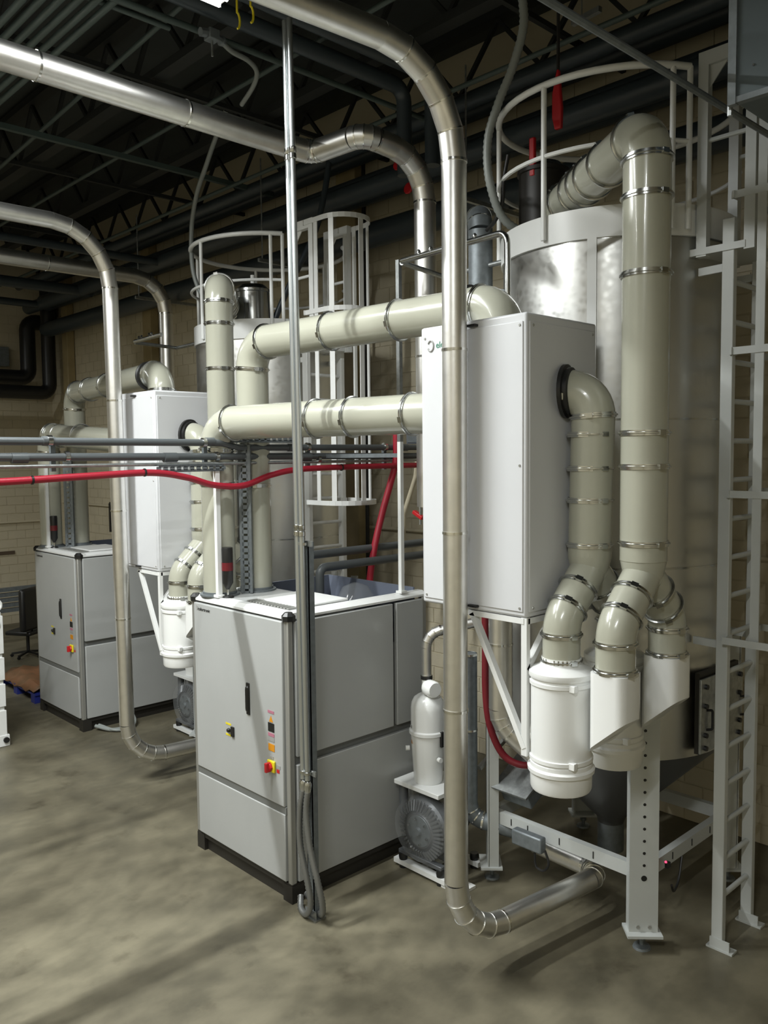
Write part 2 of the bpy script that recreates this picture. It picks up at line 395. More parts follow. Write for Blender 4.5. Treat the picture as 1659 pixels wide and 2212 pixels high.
# two big dark ducts crossing along X then dropping
run('overhead_pipe', [(-4, .62, 6.0), (1.75, .62, 6.0), (1.75, .62, 5.3)], 0.12, 0.062, DARKP, 'dark crossing pipe that turns down behind the bent silver duct')
run('overhead_pipe', [(-4, .40, 6.06), (1.85, .40, 6.06), (1.85, .40, 5.35)], 0.12, 0.062, DARKP, 'second dark crossing pipe turning down, nearer the camera')
run('overhead_conduit', [(-3.6, .76, 5.9), (2.4, .76, 5.9)], 0.1, 0.022, DARKT, 'pale grey pipe beside the dark crossing pipes', 'conduit')
t = thing('strut_rail', 'long grey-green strut channel crossing under the joists', 'strut', (0, 3.6, 6.0))
obj('rail', bar(BM(), (-4, 3.6, 6.0), (2.6, 3.6, 6.0), 0.05), DARKT, t, smooth=False)
for k in range(2):
    run('overhead_conduit', [(-4, .86+.09*k, 5.95), (-.2, .86+.09*k, 5.95)], 0.1, 0.02, DARKT, ['thin grey-green conduit, nearer of the short pair at upper left', 'thin grey-green conduit, farther of the short pair at upper left'][k], 'conduit')
for k in range(6):
    x = -1.10+.088*k
    P_ = [(-4.0, .98-.10*k, 5.92), (x, .98-.10*k, 5.92), (x, 10.5, 5.92)] if k < 3 else [(x, -3.0, 5.92), (x, 10.5, 5.92)]
    run('overhead_conduit', P_, 0.22, 0.024, DARKT, ['leftmost bending conduit of the bundle at upper left', 'second bending conduit of the bundle at upper left', 'third bending conduit of the bundle at upper left', 'straight conduit next to the bending ones at upper left', 'straight conduit, second from the right of the upper left bundle', 'rightmost straight conduit of the upper left bundle'][k], 'conduit', group='conduit bundle at upper left')
for x, z in ((-0.2, 6.1), (0.9, 6.12), (1.9, 5.9)):
    run('sprinkler_pipe', [(x-(.25 if x < 0 else 0), -5, z), (x+(.6 if x < 0 else 0), 10.9, z)], 0.1, 0.02, DARKT, {-0.2: 'thin grey sprinkler pipe, leftmost under the joists', 0.9: 'thin grey sprinkler pipe, middle one under the joists', 1.9: 'thin grey sprinkler pipe nearest the back wall'}[x])
for y in (5.9, 8.4, 10.0):
    run('overhead_pipe', [(-5, y, 5.6), (2.6, y, 5.6)], 0.1, {5.9: .05, 8.4: .08, 10.0: .06}[y], DARKP, {5.9: 'slim dark crossing pipe over the second dryer', 8.4: 'thick dark crossing pipe towards the far wall', 10.0: 'dark crossing pipe closest to the far wall'}[y])
# black ductwork on the far wall
run('black_duct', [(-3, 10.95, 4.45), (2.55, 10.95, 4.45), (2.55, 10.95, 5.45), (2.95, 10.95, 5.45), (2.95, 10.95, 6.1)], 0.16, 0.135, BLACK, 'black duct on the far wall with a squared loop, upper run', 'duct', n=18)
run('black_duct', [(-3, 10.6, 4.17), (2.78, 10.6, 4.17), (2.78, 10.6, 6.1)], 0.16, 0.12, BLACK, 'black duct low on the far wall turning up in the corner', 'duct', n=18)
single('junction_box', B((2.02, YF-.14, 4.66), (2.3, YF-.013, 5.0)), GALVD, 'small grey box on the far wall left of the black duct', 'box', bevel=0.006)

# ================================================================== DRYERS
def text(parent, s, p, size, m, face):
    c = bpy.data.curves.new('lettering', 'FONT'); c.body = s; c.size = size*S; c.extrude = 0.0006*S; c.align_x = 'LEFT'
    o = bpy.data.objects.new('lettering_curve', c); C.objects.link(o); bpy.context.view_layer.update()
    me = bpy.data.meshes.new_from_object(o.evaluated_get(bpy.context.evaluated_depsgraph_get())); bpy.data.objects.remove(o)
    # text runs toward -Y on a face whose normal is -X
    rot = Matrix(((0, 0, -1), (-1, 0, 0), (0, 1, 0)))
    me.transform(rot.to_4x4()); me.materials.append(m)
    q = bpy.data.objects.new('lettering', me); C.objects.link(q); q.parent = parent; q.location = (V(p)-ORG_OF[parent.name])*S
    return q
def dryer(ox, oy, label, switch_label=None, lidtray=True):
    t = thing('drying_cabinet', label, 'dryer', (ox, oy, 0)); W, D, H = 1.2, 1.32, 1.97
    P = lambda x, y, z: (ox+x, oy+y, z)
    obj('plinth', B(P(.03, .03, 0), P(D-.03, W-.03, .1)), BLACKM, t, smooth=False)
    for x, y in ((.0, .0), (.0, W-.1), (D-.1, 0), (D-.1, W-.1)): obj('plinth_foot', B(P(x, y, 0), P(x+.1, y+.1, .12)), BLACKM, t, smooth=False)
    b = BM(); box(b, P(0.004, 0.004, .1), P(D, W, .13)); obj('base_rail', b, BLACKM, t, smooth=False)
    core = BM()
    # body core with a well sunk in the rear of the roof
    box(core, P(.02, .02, .13), P(D-.02, W-.02, 1.62)); box(core, P(.02, .02, 1.62), P(.60, W-.02, 1.93))
    obj('body', core, SEAM, t, smooth=False)
    # corner posts
    for x, y in ((0, 0), (0, W-.045), (D-.045, 0), (D-.045, W-.045)):
        obj('corner_post', B(P(x, y, .13), P(x+.045, y+.045, 1.93)), ALU, t, bevel=0.008)
    # front (-X) panels
    d = obj('front_door', B(P(-.012, .055, .655), P(.02, W-.05, 1.915)), PANEL, t, bevel=0.008)
    obj('lower_panel', B(P(-.010, .055, .14), P(.02, W-.05, .605)), PANEL, t, bevel=0.006, label='lower front panel')
    obj('cross_rail', B(P(-.004, .045, .605), P(.02, W-.045, .655)), SEAM, t, smooth=False)
    hb = BM(); lathe(hb, P(-.018, .45, 1.225), (0, 0, 1), [(.006, 0), (.016, .01), (.018, .03), (.018, .155), (.016, .175), (.006, .185)], 12); box(hb, P(-.02, .43, 1.205), P(-.008, .47, 1.43)); obj('handle', hb, BLACK, d, bevel=0.004, label='recessed black grip')
    lk = BM(); lathe(lk, P(-.012, .70, 1.035), (-1, 0, 0), [(.016, 0), (.016, .012), (.012, .018)], 14); box(lk, P(-.024, .635, 1.0), P(-.012, .668, 1.07)); obj('door_lock', lk, BLACK, d)
    for z in (1.072, 0.992): obj('lock_sticker', B(P(-.0135, .675, z), P(-.0125, .745, z+.014)), YEL, d, smooth=False, label='thin yellow-green sticker')
    # stickers column
    yc = .185
    for z0, z1, m, nm, lb in ((1.272, 1.290, PINK, 'label_sticker', 'narrow pink sticker'), (1.145, 1.205, BLACK, 'control_display', 'small dark display window'), (1.112, 1.135, PINK, 'label_sticker', 'pink sticker under the display'), (1.078, 1.108, GREYL, 'label_sticker', 'pale grey sticker'), (1.012, 1.060, ORG, 'label_sticker', 'orange sticker')):
        obj(nm, B(P(-.0145, yc-.035, z0), P(-.0125, yc+.035, z1)), m, d, smooth=False, label=lb)
    obj('warning_sticker', prism(BM(), [P(-.0145, yc-.022, 1.212), P(-.0145, yc+.022, 1.212), P(-.0145, yc, 1.255)], (0.002, 0, 0)), ORG, d, smooth=False, label='orange warning triangle')
    sw = obj('main_switch', B(P(-.03, yc-.045, .87), P(-.012, yc+.035, .95)), YEL, t, bevel=0.006, label='yellow switch plate')
    kb = BM(); lathe(kb, P(-.03, yc-.002, .908), (-1, 0, 0), [(.033, 0), (.03, .014), (.012, .02)], 6); box(kb, P(-.07, yc-.012, .875), P(-.03, yc+.01, .94)); obj('switch_knob', kb, REDP, sw, bevel=0.003, label='red rotary knob')
    obj('label_sticker', B(P(-.0145, yc-.02, .957), P(-.0125, yc+.015, .975)), GREYL, d, smooth=False)
    obj('label_sticker', B(P(-.0145, yc-.095, .905), P(-.0125, yc-.05, .93)), GREYL, d, smooth=False); obj('label_sticker', B(P(-.0145, yc-.085, .877), P(-.0125, yc-.055, .90)), REDP, d, smooth=False)
    # maker's mark
    obj('maker_mark', prism(BM(), [P(-.0145, 1.10+.013*math.cos(a*PI/6)*(1 if a < 100 else 1), 1.88+.018*math.sin(a*PI/6)) for a in range(12)], (0.002, 0, 0)), GREYL, t, smooth=False)
    text(t, 'colortronic', P(-.0145, 1.085, 1.862), 0.036, BLACK, 'x')
    # side (-Y) panels
    obj('side_panel', B(P(.055, -.012, 1.0), P(.955, .02, 1.915)), PANEL, t, bevel=0.006)
    obj('side_panel', B(P(.99, -.012, 1.0), P(D-.05, .02, 1.915)), PANEL, t, bevel=0.006)
    obj('side_panel', B(P(.055, -.010, .14), P(D-.05, .02, .945)), PANEL, t, bevel=0.006)
    obj('side_panel', B(P(.055, W-.02, .14), P(D-.05, W+.01, 1.915)), PANEL, t, bevel=0.006)
    # roof: raised lid frame, lid plate, grille, sunk well
    b = BM()
    prism(b, [P(0, 0, 1.93), P(.0, 0, 1.945), P(.04, .0, 1.97), P(.09, 0, 1.97), P(.09, 0, 1.93)], (0, W, 0)); obj('roof_edge', b, WHITE, t, smooth=False)
    b = BM(); prism(b, [P(.09, 0, 1.93), P(.09, 0, 1.945), P(.09, .04, 1.97), P(.09, .09, 1.97), P(.09, .09, 1.93)], (D-.09, 0, 0)); obj('roof_edge', b, WHITE, t, smooth=False)
    b = BM(); box(b, P(.09, W-.09, 1.93), P(D, W, 1.97)); obj('roof_edge', b, WHITE, t, smooth=False)
    obj('roof_plate', B(P(.09, .09, 1.945), P(.60, W-.09, 1.968)), PANEL, t, smooth=False)
    obj('roof_lid', B(P(.19, .10, 1.968), P(.62, .62, 1.988)), WHITE, t, bevel=0.008, label='raised pale roof lid')
    g = BM()
    for k in range(14): box(g, P(.10, .12+.036*k, 1.969), P(.18, .14+.036*k, 1.979))
    obj('roof_grille', g, ALU, t, smooth=False)
    for y in (0, W-.05): obj('corner_cap', lathe(BM(), P(.028, y+.025, 1.918), (0, 0, 1), [(.045, 0), (.047, .035), (.026, .058)], 8), BLACK, t, smooth=False)
    well = BM(); box(well, P(.60, .09, 1.60), P(.615, W-.09, 1.965)); box(well, P(D-.05, .09, 1.60), P(D-.035, W-.09, 1.99)); box(well, P(.60, W-.10, 1.6), P(D-.05, W-.085, 1.99)); box(well, P(.60, .085, 1.60), P(D-.05, .095, 1.965)); box(well, P(.6, .09, 1.60), P(D-.05, W-.09, 1.64))
    obj('roof_well', well, TRAY, t, smooth=False, label='sunk blue-grey compartment in the roof')
    return t
d1 = dryer(0, 0, 'large light grey drying cabinet at the centre, beside the twin conduits')
d2 = dryer(0.524, 4.453, 'light grey drying cabinet farther back at the left, by the blue pallet')
# odds inside the roof well and on the roofs
b = BM(); lathe(b, (1.0, .45, 1.66), (0, 0, 1), [(.16, 0), (.19, .1), (.17, .22), (.1, .33), (.02, .36)], 14)
single('wrapped_blower', b, FILM, 'plastic wrapped part inside the roof well of the centre dryer', 'blower', loc=(1.0, .45, 1.64))
run('cooling_pipe', [(.9, .93, 1.70), (.9, .93, 2.2), (2.7, .93, 2.2)], 0.06, 0.035, PVC, 'grey pipe rising from the dryer roof and running back, nearer the wall')
run('cooling_pipe', [(.88, .74, 1.66), (.88, .74, 2.12), (2.7, .74, 2.12)], 0.06, 0.035, PVC, 'grey pipe with elbow rising from the dryer roof, lower of the pair')
def wand(x, y, z, label):
    t = thing('signal_wand', label, 'signal light', (x, y, z))
    obj('stem', tube(BM(), [(x, y, z), (x, y, z+.06)], 0.008, 8), CLAMP, t)
    obj('base', lathe(BM(), (x, y, z), (0, 0, 1), [(.045, 0), (.04, .012), (.01, .02)], 14), BLACK, t)
    obj('lens_body', lathe(BM(), (x, y, z+.06), (0, 0, 1), [(.012, 0), (.04, .05), (.042, .3), (.04, .31)], 14), BLACK, t)
    obj('lens_band', lathe(BM(), (x, y, z+.2), (0, 0, 1), [(.043, 0), (.043, .06)], 14, caps=False), mat('dark_red_lens', (.12, .01, .015), .3), t)
wand(.10, .85, 1.97, 'black signal lamp standing on the front of the centre dryer roof')
wand(.624, 5.30, 1.97, 'black signal lamp standing on the front of the left dryer roof')

# dryer hot-air ducts
RD = 0.122
def lower_duct(o, e, zf, zt, rings, label, dz=0.0):
    t = thing('air_duct', label, 'duct', (o[0], o[1], zf))
    obj('foot_collar', lathe(BM(), (o[0], o[1], zf), (0, 0, 1), [(.15, 0), (.15, .012), (.128, .012), (.128, .03)], 28), GALVD, t)
    duct(t, [(o[0], o[1], zf+.004), (o[0], o[1], zt), e], 0.19, RD, rings)
    return t
lower_duct((.14, 1.02), (.42, -.99, 3.25), 1.969, 3.25, [(V(.14, 1.02, 2.80), (0, 0, 1)), (V(.28, .01, 3.25), (.28, -2.01, 0)), (V(.325, -.31, 3.25), (.28, -2.01, 0)), (V(.39, -.78, 3.25), (.28, -2.01, 0)), (V(.416, -.965, 3.25), (.28, -2.01, 0))], 'beige duct from the centre dryer bending into the side of the heater box, lower run')
def upper_duct(o, e, zf, zt, rings, label):
    t = thing('air_duct', label, 'duct', (o[0], o[1], zf))
    obj('foot_collar', lathe(BM(), (o[0], o[1], zf), (0, 0, 1), [(.15, 0), (.15, .012), (.128, .012), (.128, .03)], 28), GALVD, t)
    duct(t, [(o[0], o[1], zf+.004), (o[0], o[1], zt), (e[0], e[1], zt), (e[0], e[1], e[2])], [0.19, 0.16], RD, rings)
    d = (V(e[0], e[1], 0)-V(o[0], o[1], 0)).normalized(); p = V(e[0], e[1], zt)-d*.30
    obj('flexible_sleeve', lathe(BM(), p, d, [(RD*.98, 0), (RD+.016, .0), (RD+.016, .012), (RD+.004, .02), (RD+.004, .06), (RD+.016, .068), (RD+.016, .08), (RD*.98, .08)], 28, caps=False), BLACK, t, label='black rubber sleeve')
    return t
upper_duct((.46, 1.0), (.575, -1.33, 3.732), 1.969, 3.86, [(V(.505, .11, 3.86), (.115, -2.35, 0)), (V(.535, -.53, 3.86), (.115, -2.35, 0)), (V(.46, 1.0, 2.78), (0, 0, 1))], 'beige duct from the centre dryer up and over to the heater box top, upper run')
lower_duct((.664, 5.47), (.50, 3.03, 3.15), 1.969, 3.29, [(V(.66, 5.35, 3.28), (-.16, -2.44, -.1)), (V(.64, 5.05, 3.26), (-.16, -2.44, -.1)), (V(.60, 4.4, 3.24), (-.16, -2.44, -.1)), (V(.664, 5.47, 2.8), (0, 0, 1))], 'beige duct from the left dryer to its heater box, lower run')
upper_duct((.984, 5.45), (.635, 2.72, 3.60), 1.969, 3.78, [(V(.90, 4.8, 3.78), (-.35, -2.73, 0)), (V(.83, 4.2, 3.78), (-.35, -2.73, 0)), (V(.984, 5.45, 3.3), (0, 0, 1))], 'beige duct from the left dryer up and over to its heater box, upper run')

# ================================================================== HEATER BOXES, OUTLET DUCTS, FILTERS
def system(ox, oy, dz, w):
    P = lambda x, y, z: V(ox+x, oy+y, z+dz)
    x0, x1, y0, y1, z0, z1 = .25, .90, -1.74, -.99, 2.14, 3.727
    t = thing('heater_box', w[0], 'heater box', P(x0, y0, z0))
    obj('shell', B(P(x0, y0, z0), P(x1, y1, z1)), BOXP, t, bevel=0.014)
    obj('front_panel', B(P(x0-.006, y0+.02, z0+.03), P(x0+.01, y1-.02, z1-.045)), BOXP, t, bevel=0.004)
    obj('side_panel', B(P(x0+.02, y0-.006, z0+.03), P(x1-.02, y0+.01, z1-.045)), BOXP, t, bevel=0.004)
    for y, z in ((y0+.04, z0+.05), (y1-.04, z0+.05), (y0+.04, z1-.065), (y1-.04, z1-.065), (y0+.04, z0+.8)):
        obj('screw', lathe(BM(), P(x0-.006, y, z), (-1, 0, 0), [(.008, 0), (.006, .004)], 8), ALU, t)
    for x, z in ((x0+.05, z0+.05), (x1-.05, z0+.05), (x0+.05, z1-.065), (x1-.05, z1-.065)):
        obj('screw', lathe(BM(), P(x, y0-.006, z), (0, -1, 0), [(.008, 0), (.006, .004)], 8), ALU, t)
    for z in (z0+.02, z1-.04): obj('latch', B(P(x0-.03, -1.42, z), P(x0, -1.36, z+.014)), BLACK, t, bevel=0.003)
    if ox == 0:
        c = BM(); tube(c, [P(x0-.0075, -1.075+.022*math.cos(a), z1-.11+.03*math.sin(a)) for a in [PI*(.15+k*1.7/10) for k in range(11)]], 0.005, 6); obj('maker_mark', c, GREYL, t)
        text(t, 'eldut', P(x0-.0075, -1.115, z1-.125), 0.05, GREEN, 'x')
    # bracket below
    for a, b_ in (((x0+.02, y0+.02, z0-.018), (x0+.02, y1-.35, z0-.018)), ((x0+.02, y0+.02, z0-.018), (x1, y0+.02, z0-.018)), ((x0+.02, y0+.02, z0), (x0+.02, y0+.02, 1.40)), ((x0+.02, y1-.37, z0-.02), (x0+.02, y0+.02, 1.44)), ((x0+.02, y0+.02, 1.86), (x0+.26, y0+.02, z0-.02)), ((x1, y0+.02, z0-.018), (1.2, y0+.15, z0-.018)), ((x0+.02, y1-.35, z0-.018), (1.2, y1-.3, z0-.018))):
        obj('bracket_bar', bar(BM(), P(*a), P(*b_), 0.036, 0.03), WHITE, t, smooth=False)
    # outlet duct 1 : from the box side down to a fork over the two filters
    yA, yB, xm, r1, r2 = -1.872, -2.19, .635, .115, .098
    def fork(t, y, ztop):
        for sx in (-1, 1):
            pts = [P(xm, y, 2.47), P(xm, y, 2.385), P(xm+sx*.26, y, 2.135), P(xm+sx*.26, y, 1.92)]
            for k, q in route(pts, [.10, .18], 7): obj('elbow' if k == 'e' else 'branch_section', tube(BM(), q, r2, 26), DUCT, t)
            d = V(sx*.26, 0, -.25)
            for s in (.42, .80): obj('clamp_ring', ringmesh(P(xm, y, 2.385)+d*s, d, r2), CLAMP, t)
            obj('clamp_ring', ringmesh(P(xm+sx*.26, y, 2.06), (0, 0, 1), r2), CLAMP, t)
            obj('clamp_ring', ringmesh(P(xm+sx*.26, y, 1.925), (0, 0, 1), r2), CLAMP, t)
        obj('fork_collar', lathe(BM(), P(xm, y, 2.36), (0, 0, 1), [(r2, 0), (r1, .08), (r1, .13)], 26), DUCT, t)
    t1 = thing('outlet_duct', w[1], 'duct', P(xm, yA, 1.92))
    duct(t1, [P(xm-.05, y0+.0, 3.335), P(xm-.0, yA-.02, 3.335), P(xm, yA, 2.45)], 0.135, r1, [(P(xm, yA, z), (0, 0, 1)) for z in (3.10, 2.92, 2.75, 2.51)], n=10)
    obj('wall_collar', lathe(BM(), P(xm-.052, y0-.004, 3.335), (0.3, -1, 0), [(r1+.03, 0), (r1+.03, .02), (r1+.012, .024), (r1+.012, .045), (r1, .05)], 28), BLACK, t1, label='black rubber wall collar')
    fork(t1, yA, 3.3)
    t2 = thing('outlet_duct', w[2], 'duct', P(xm, yB, 1.92))
    c = V(w[6][0], w[6][1], 0); top = 4.60+dz; e = c + V(-.40, .17, 0); dd = (e - V(ox+xm, oy+yB, 0)).normalized()
    duct(t2, [P(xm, yB, 2.45), V(ox+xm, oy+yB, top), V(e.x, e.y, top), V(e.x, e.y, 4.40+dz)], [0.15, 0.13], r1+.003, [(P(xm, yB, z), (0, 0, 1)) for z in (4.27, 3.89, 3.10, 2.93, 2.54)] + [(V(ox+xm, oy+yB, top)+dd*s, dd) for s in (.5, .72, .85, .98)], n=12)
    fork(t2, yB, 4.4)
    # filters
    zb = 1.385 if ox == 0 else 1.47
    for i, fx in enumerate((xm-.26, xm+.26)):
        t = thing('filter_canister', w[3+i], 'filter', P(fx, yA, zb-.15)); RF = .158
        obj('canister', lathe(BM(), P(fx, yA, zb), (0, 0, 1), [(RF, 0), (RF, 1.85-zb)], 32), WHITE_PLASTIC, t)
        obj('lid', lathe(BM(), P(fx, yA, 1.84), (0, 0, 1), [(RF+.008, 0), (RF+.012, .01), (RF+.010, .03), (RF-.01, .045), (r2+.014, .062), (r2+.006, .075), (r2+.006, .10)], 32), WHITE_PLASTIC, t)
        for z in (1.80, zb+.015): obj('strap', lathe(BM(), P(fx, yA, z), (0, 0, 1), [(RF, 0), (RF+.008, .003), (RF+.008, .022), (RF, .025)], 32, caps=False), WHITE_PLASTIC, t)
        obj('dust_cup', lathe(BM(), P(fx, yA, zb-.15), (0, 0, 1), [(RF-.03, 0), (RF-.004, .006), (RF+.002, .02), (RF+.004, .10), (RF+.016, .105), (RF+.018, .125), (RF+.006, .135), (RF+.006, .155), (RF, .16)], 32), WHITE_PLASTIC, t)
        for z in (1.80, zb+.015): obj('strap_buckle', B(P(fx-.11, yA-.155, z-.006), P(fx-.08, yA-.12, z+.03)), WHITE_PLASTIC, t, bevel=0.003)
        ch = BM(); q = (fx, yA)
        def cut(plan, top):
            lat = [((x-fx)*.724-(y-yA)*.689) for x, y in plan]; zz = [zb+.03+max(0, yA-.10-y)*.86 for x, y in plan]; n = len(plan)
            lo_ = [ch.verts.new(P(x, y, z)) for (x, y), z in zip(plan, zz)]; hi_ = [ch.verts.new(P(x, y, top)) for x, y in plan]
            ch.faces.new(hi_); ch.faces.new(lo_[::-1])
            for k in range(n): ch.faces.new((lo_[k], lo_[(k+1)%n], hi_[(k+1)%n], hi_[k]))
        cut([(fx+sx*.055+.044*math.cos(math.radians(a0_+30*k)), yB+sy*.055+.044*math.sin(math.radians(a0_+30*k))) for sx, sy, a0_ in ((1, 1, 0), (-1, 1, 90), (-1, -1, 180), (1, -1, 270)) for k in range(4)], 1.915)
        ch2 = ch; lathe(ch2, P(fx, yB, 1.90), (0, 0, 1), [(.098, 0), (.098, .035)], 26)
        cut([(fx-.085, yB+.085), (fx+.04, yA-.15), (fx+.14, yA-.05), (fx+.19, yB+.12), (fx+.099, yB)][::-1], 1.79)
        obj('inlet_chute', ch, WHITE_PLASTIC, t, label='slant bottomed inlet chute')
        obj('strap_arm', bar(BM(), P(x0+.02, y0+.02, 1.81) if i == 0 else P(fx-.12, yA+.22, 1.81), P(fx-.04, yA+.14, 1.81), 0.02, 0.03), WHITE, t, smooth=False)
    return t
SC1 = (1.82, -1.30); SC2 = (1.84, 2.65)
system(0, 0, 0, ['white heater box on the right, behind the tall silver pipe', 'beige duct leaving the side of the near heater box, forked over the white canisters', 'tall beige duct rising over the near hopper rim, forked at its foot', 'near white filter canister, front left one under the forked ducts', 'near white filter canister half hidden behind the front one', '', SC1])
system(.06, 4.0, -.14, ['white heater box on the left, behind the left silver pipe', 'beige duct leaving the side of the left heater box, behind the centre dryer', 'tall beige duct with domed top in front of the far hopper', 'white filter canister at the left edge of the centre dryer', 'white filter canister mostly hidden behind the centre dryer', '', SC2])

# ================================================================== HOPPERS
def hopper(c, dz, w, extra=0.0, Lx=1.0):
    cx, cy = c; R = .745
    t = thing('drying_hopper', w[0], 'hopper', (cx, cy, 0))
    zs = [1.12, 2.30+dz/2, 3.2+dz, 4.27+dz]
    for a, b_ in zip(zs, zs[1:]):
        obj('shell_course', lathe(BM(), (cx, cy, a+.004), (0, 0, 1), [(R, 0), (R, b_-a-.008)], 64), SILO, t)
        obj('shell_seam', lathe(BM(), (cx, cy, b_-.006), (0, 0, 1), [(R+.003, 0), (R+.003, .012)], 64, caps=False), CLAMP, t)
    obj('cone', lathe(BM(), (cx, cy, .42), (0, 0, 1), [(.09, 0), (.10, .04), (R-.03, .66), (R-.01, .70)], 48), mat('dull_steel_cone', (.14, .145, .15), .42, .7), t)
    obj('outlet', lathe(BM(), (cx, cy, .22), (0, 0, 1), [(.09, 0), (.09, .2)], 24), GALVD, t)
    obj('rim_band', lathe(BM(), (cx, cy, 4.27+dz), (0, 0, 1), [(R+.012, 0), (R+.016, .0), (R+.016, .18), (R-.03, .18), (R-.03, .13), (.02, .13)], 64), WHITE, t)
    for a in (201,): # white flat strap down the shell
        a = math.radians(a)
        p = V(cx+(R+.012)*math.cos(a), cy+(R+.012)*math.sin(a), 0)
        obj('shell_strap', bar(BM(), p+V(0, 0, 3.1+dz), p+V(0, 0, 4.272+dz), .055, .014, up=(math.cos(a), math.sin(a), 0)), WHITE, t, smooth=False)
    # legs, rotated to face outward
    L = {}
    for k, (dx, dy) in enumerate(((-.62, -.60), (-.60, .62), (.60, .62), (.60, -.60))):
        p = V(cx+dx, cy+dy, 0); o = V(dx, dy, 0).normalized(); s = V(-o.y, o.x, 0)
        lb = BM()
        bar(lb, p+V(0, 0, .115), p+V(0, 0, 1.75), .172, .012, up=o)
        for q in (-1, 1): bar(lb, p+s*q*.08-o*.035+V(0, 0, .115), p+s*q*.08-o*.035+V(0, 0, 1.75), .012, .07, up=o)
        lg = obj('leg', lb, FRAMEP_DIM, t, smooth=False)
        if k == 0:
            for i in range(12): obj('leg_hole', lathe(BM(), p+o*.0065+V(0, 0, .53+i*.075), o, [(.0095, 0), (.0095, .001)], 8), BLACK, lg)
            obj('leg_hole', lathe(BM(), p+o*.0065+V(0, 0, .45), o, [(.018, 0), (.018, .001)], 10), BLACK, lg)
            for q in (-.035, .035): obj('bolt', lathe(BM(), p+o*.0065+s*q+V(0, 0, .15), o, [(.012, 0), (.012, .008)], 6), ALU, lg)
        fb = BM(); bar(fb, p-o*.02+V(0, 0, .10), p-o*.02+V(0, 0, .116), .21, .15, up=o); obj('foot_plate', fb, FRAMEP_DIM, t, smooth=False)
        obj('levelling_foot', lathe(BM(), p-o*.03, (0, 0, 1), [(.055, 0), (.05, .014), (.014, .02), (.014, .05), (.025, .052), (.025, .075), (.014, .077), (.014, .10)], 12), GALVD, t)
        L[k] = p-o*.035
    for a, b_ in ((0, 1), (0, 3), (1, 2), (2, 3)):
        p, q = L[a]+V(0, 0, .465), L[b_]+V(0, 0, .465); d = (q-p).normalized()
        br = obj('cross_beam', bar(BM(), p+d*.04, q-d*.04, .05, .085), FRAMEP_DIM, t, smooth=False)
        if a == 0:
            for s in (.28, .5, .72, .84): obj('beam_slot', bar(BM(), p+(q-p)*s+V(-.026 if b_ == 1 else 0, 0 if b_ == 1 else -.026, -.02), p+(q-p)*s+V(-.026 if b_ == 1 else 0, 0 if b_ == 1 else -.026, .025), .006), BLACK, br, smooth=False)
    # railing on the rim
    zr = 5.22+dz; zm = 4.80+dz; RR = .775
    obj('top_rail', tube(BM(), arc((cx, cy, zr), RR, math.radians(243), math.radians(-58), 44), .021, 10), WHITE, t)
    obj('mid_rail', tube(BM(), arc((cx, cy, zm), RR, math.radians(243), math.radians(-58), 44), .014, 8), WHITE, t)
    for a in (243, 235, 178, 125, 65, 5, -52):
        a = math.radians(a); p = V(cx+RR*math.cos(a), cy+RR*math.sin(a), 0); obj('rail_post', tube(BM(), [p+V(0, 0, 4.30+dz), p+V(0, 0, zr)], .017, 10), WHITE, t)
    # gate posts
    return t
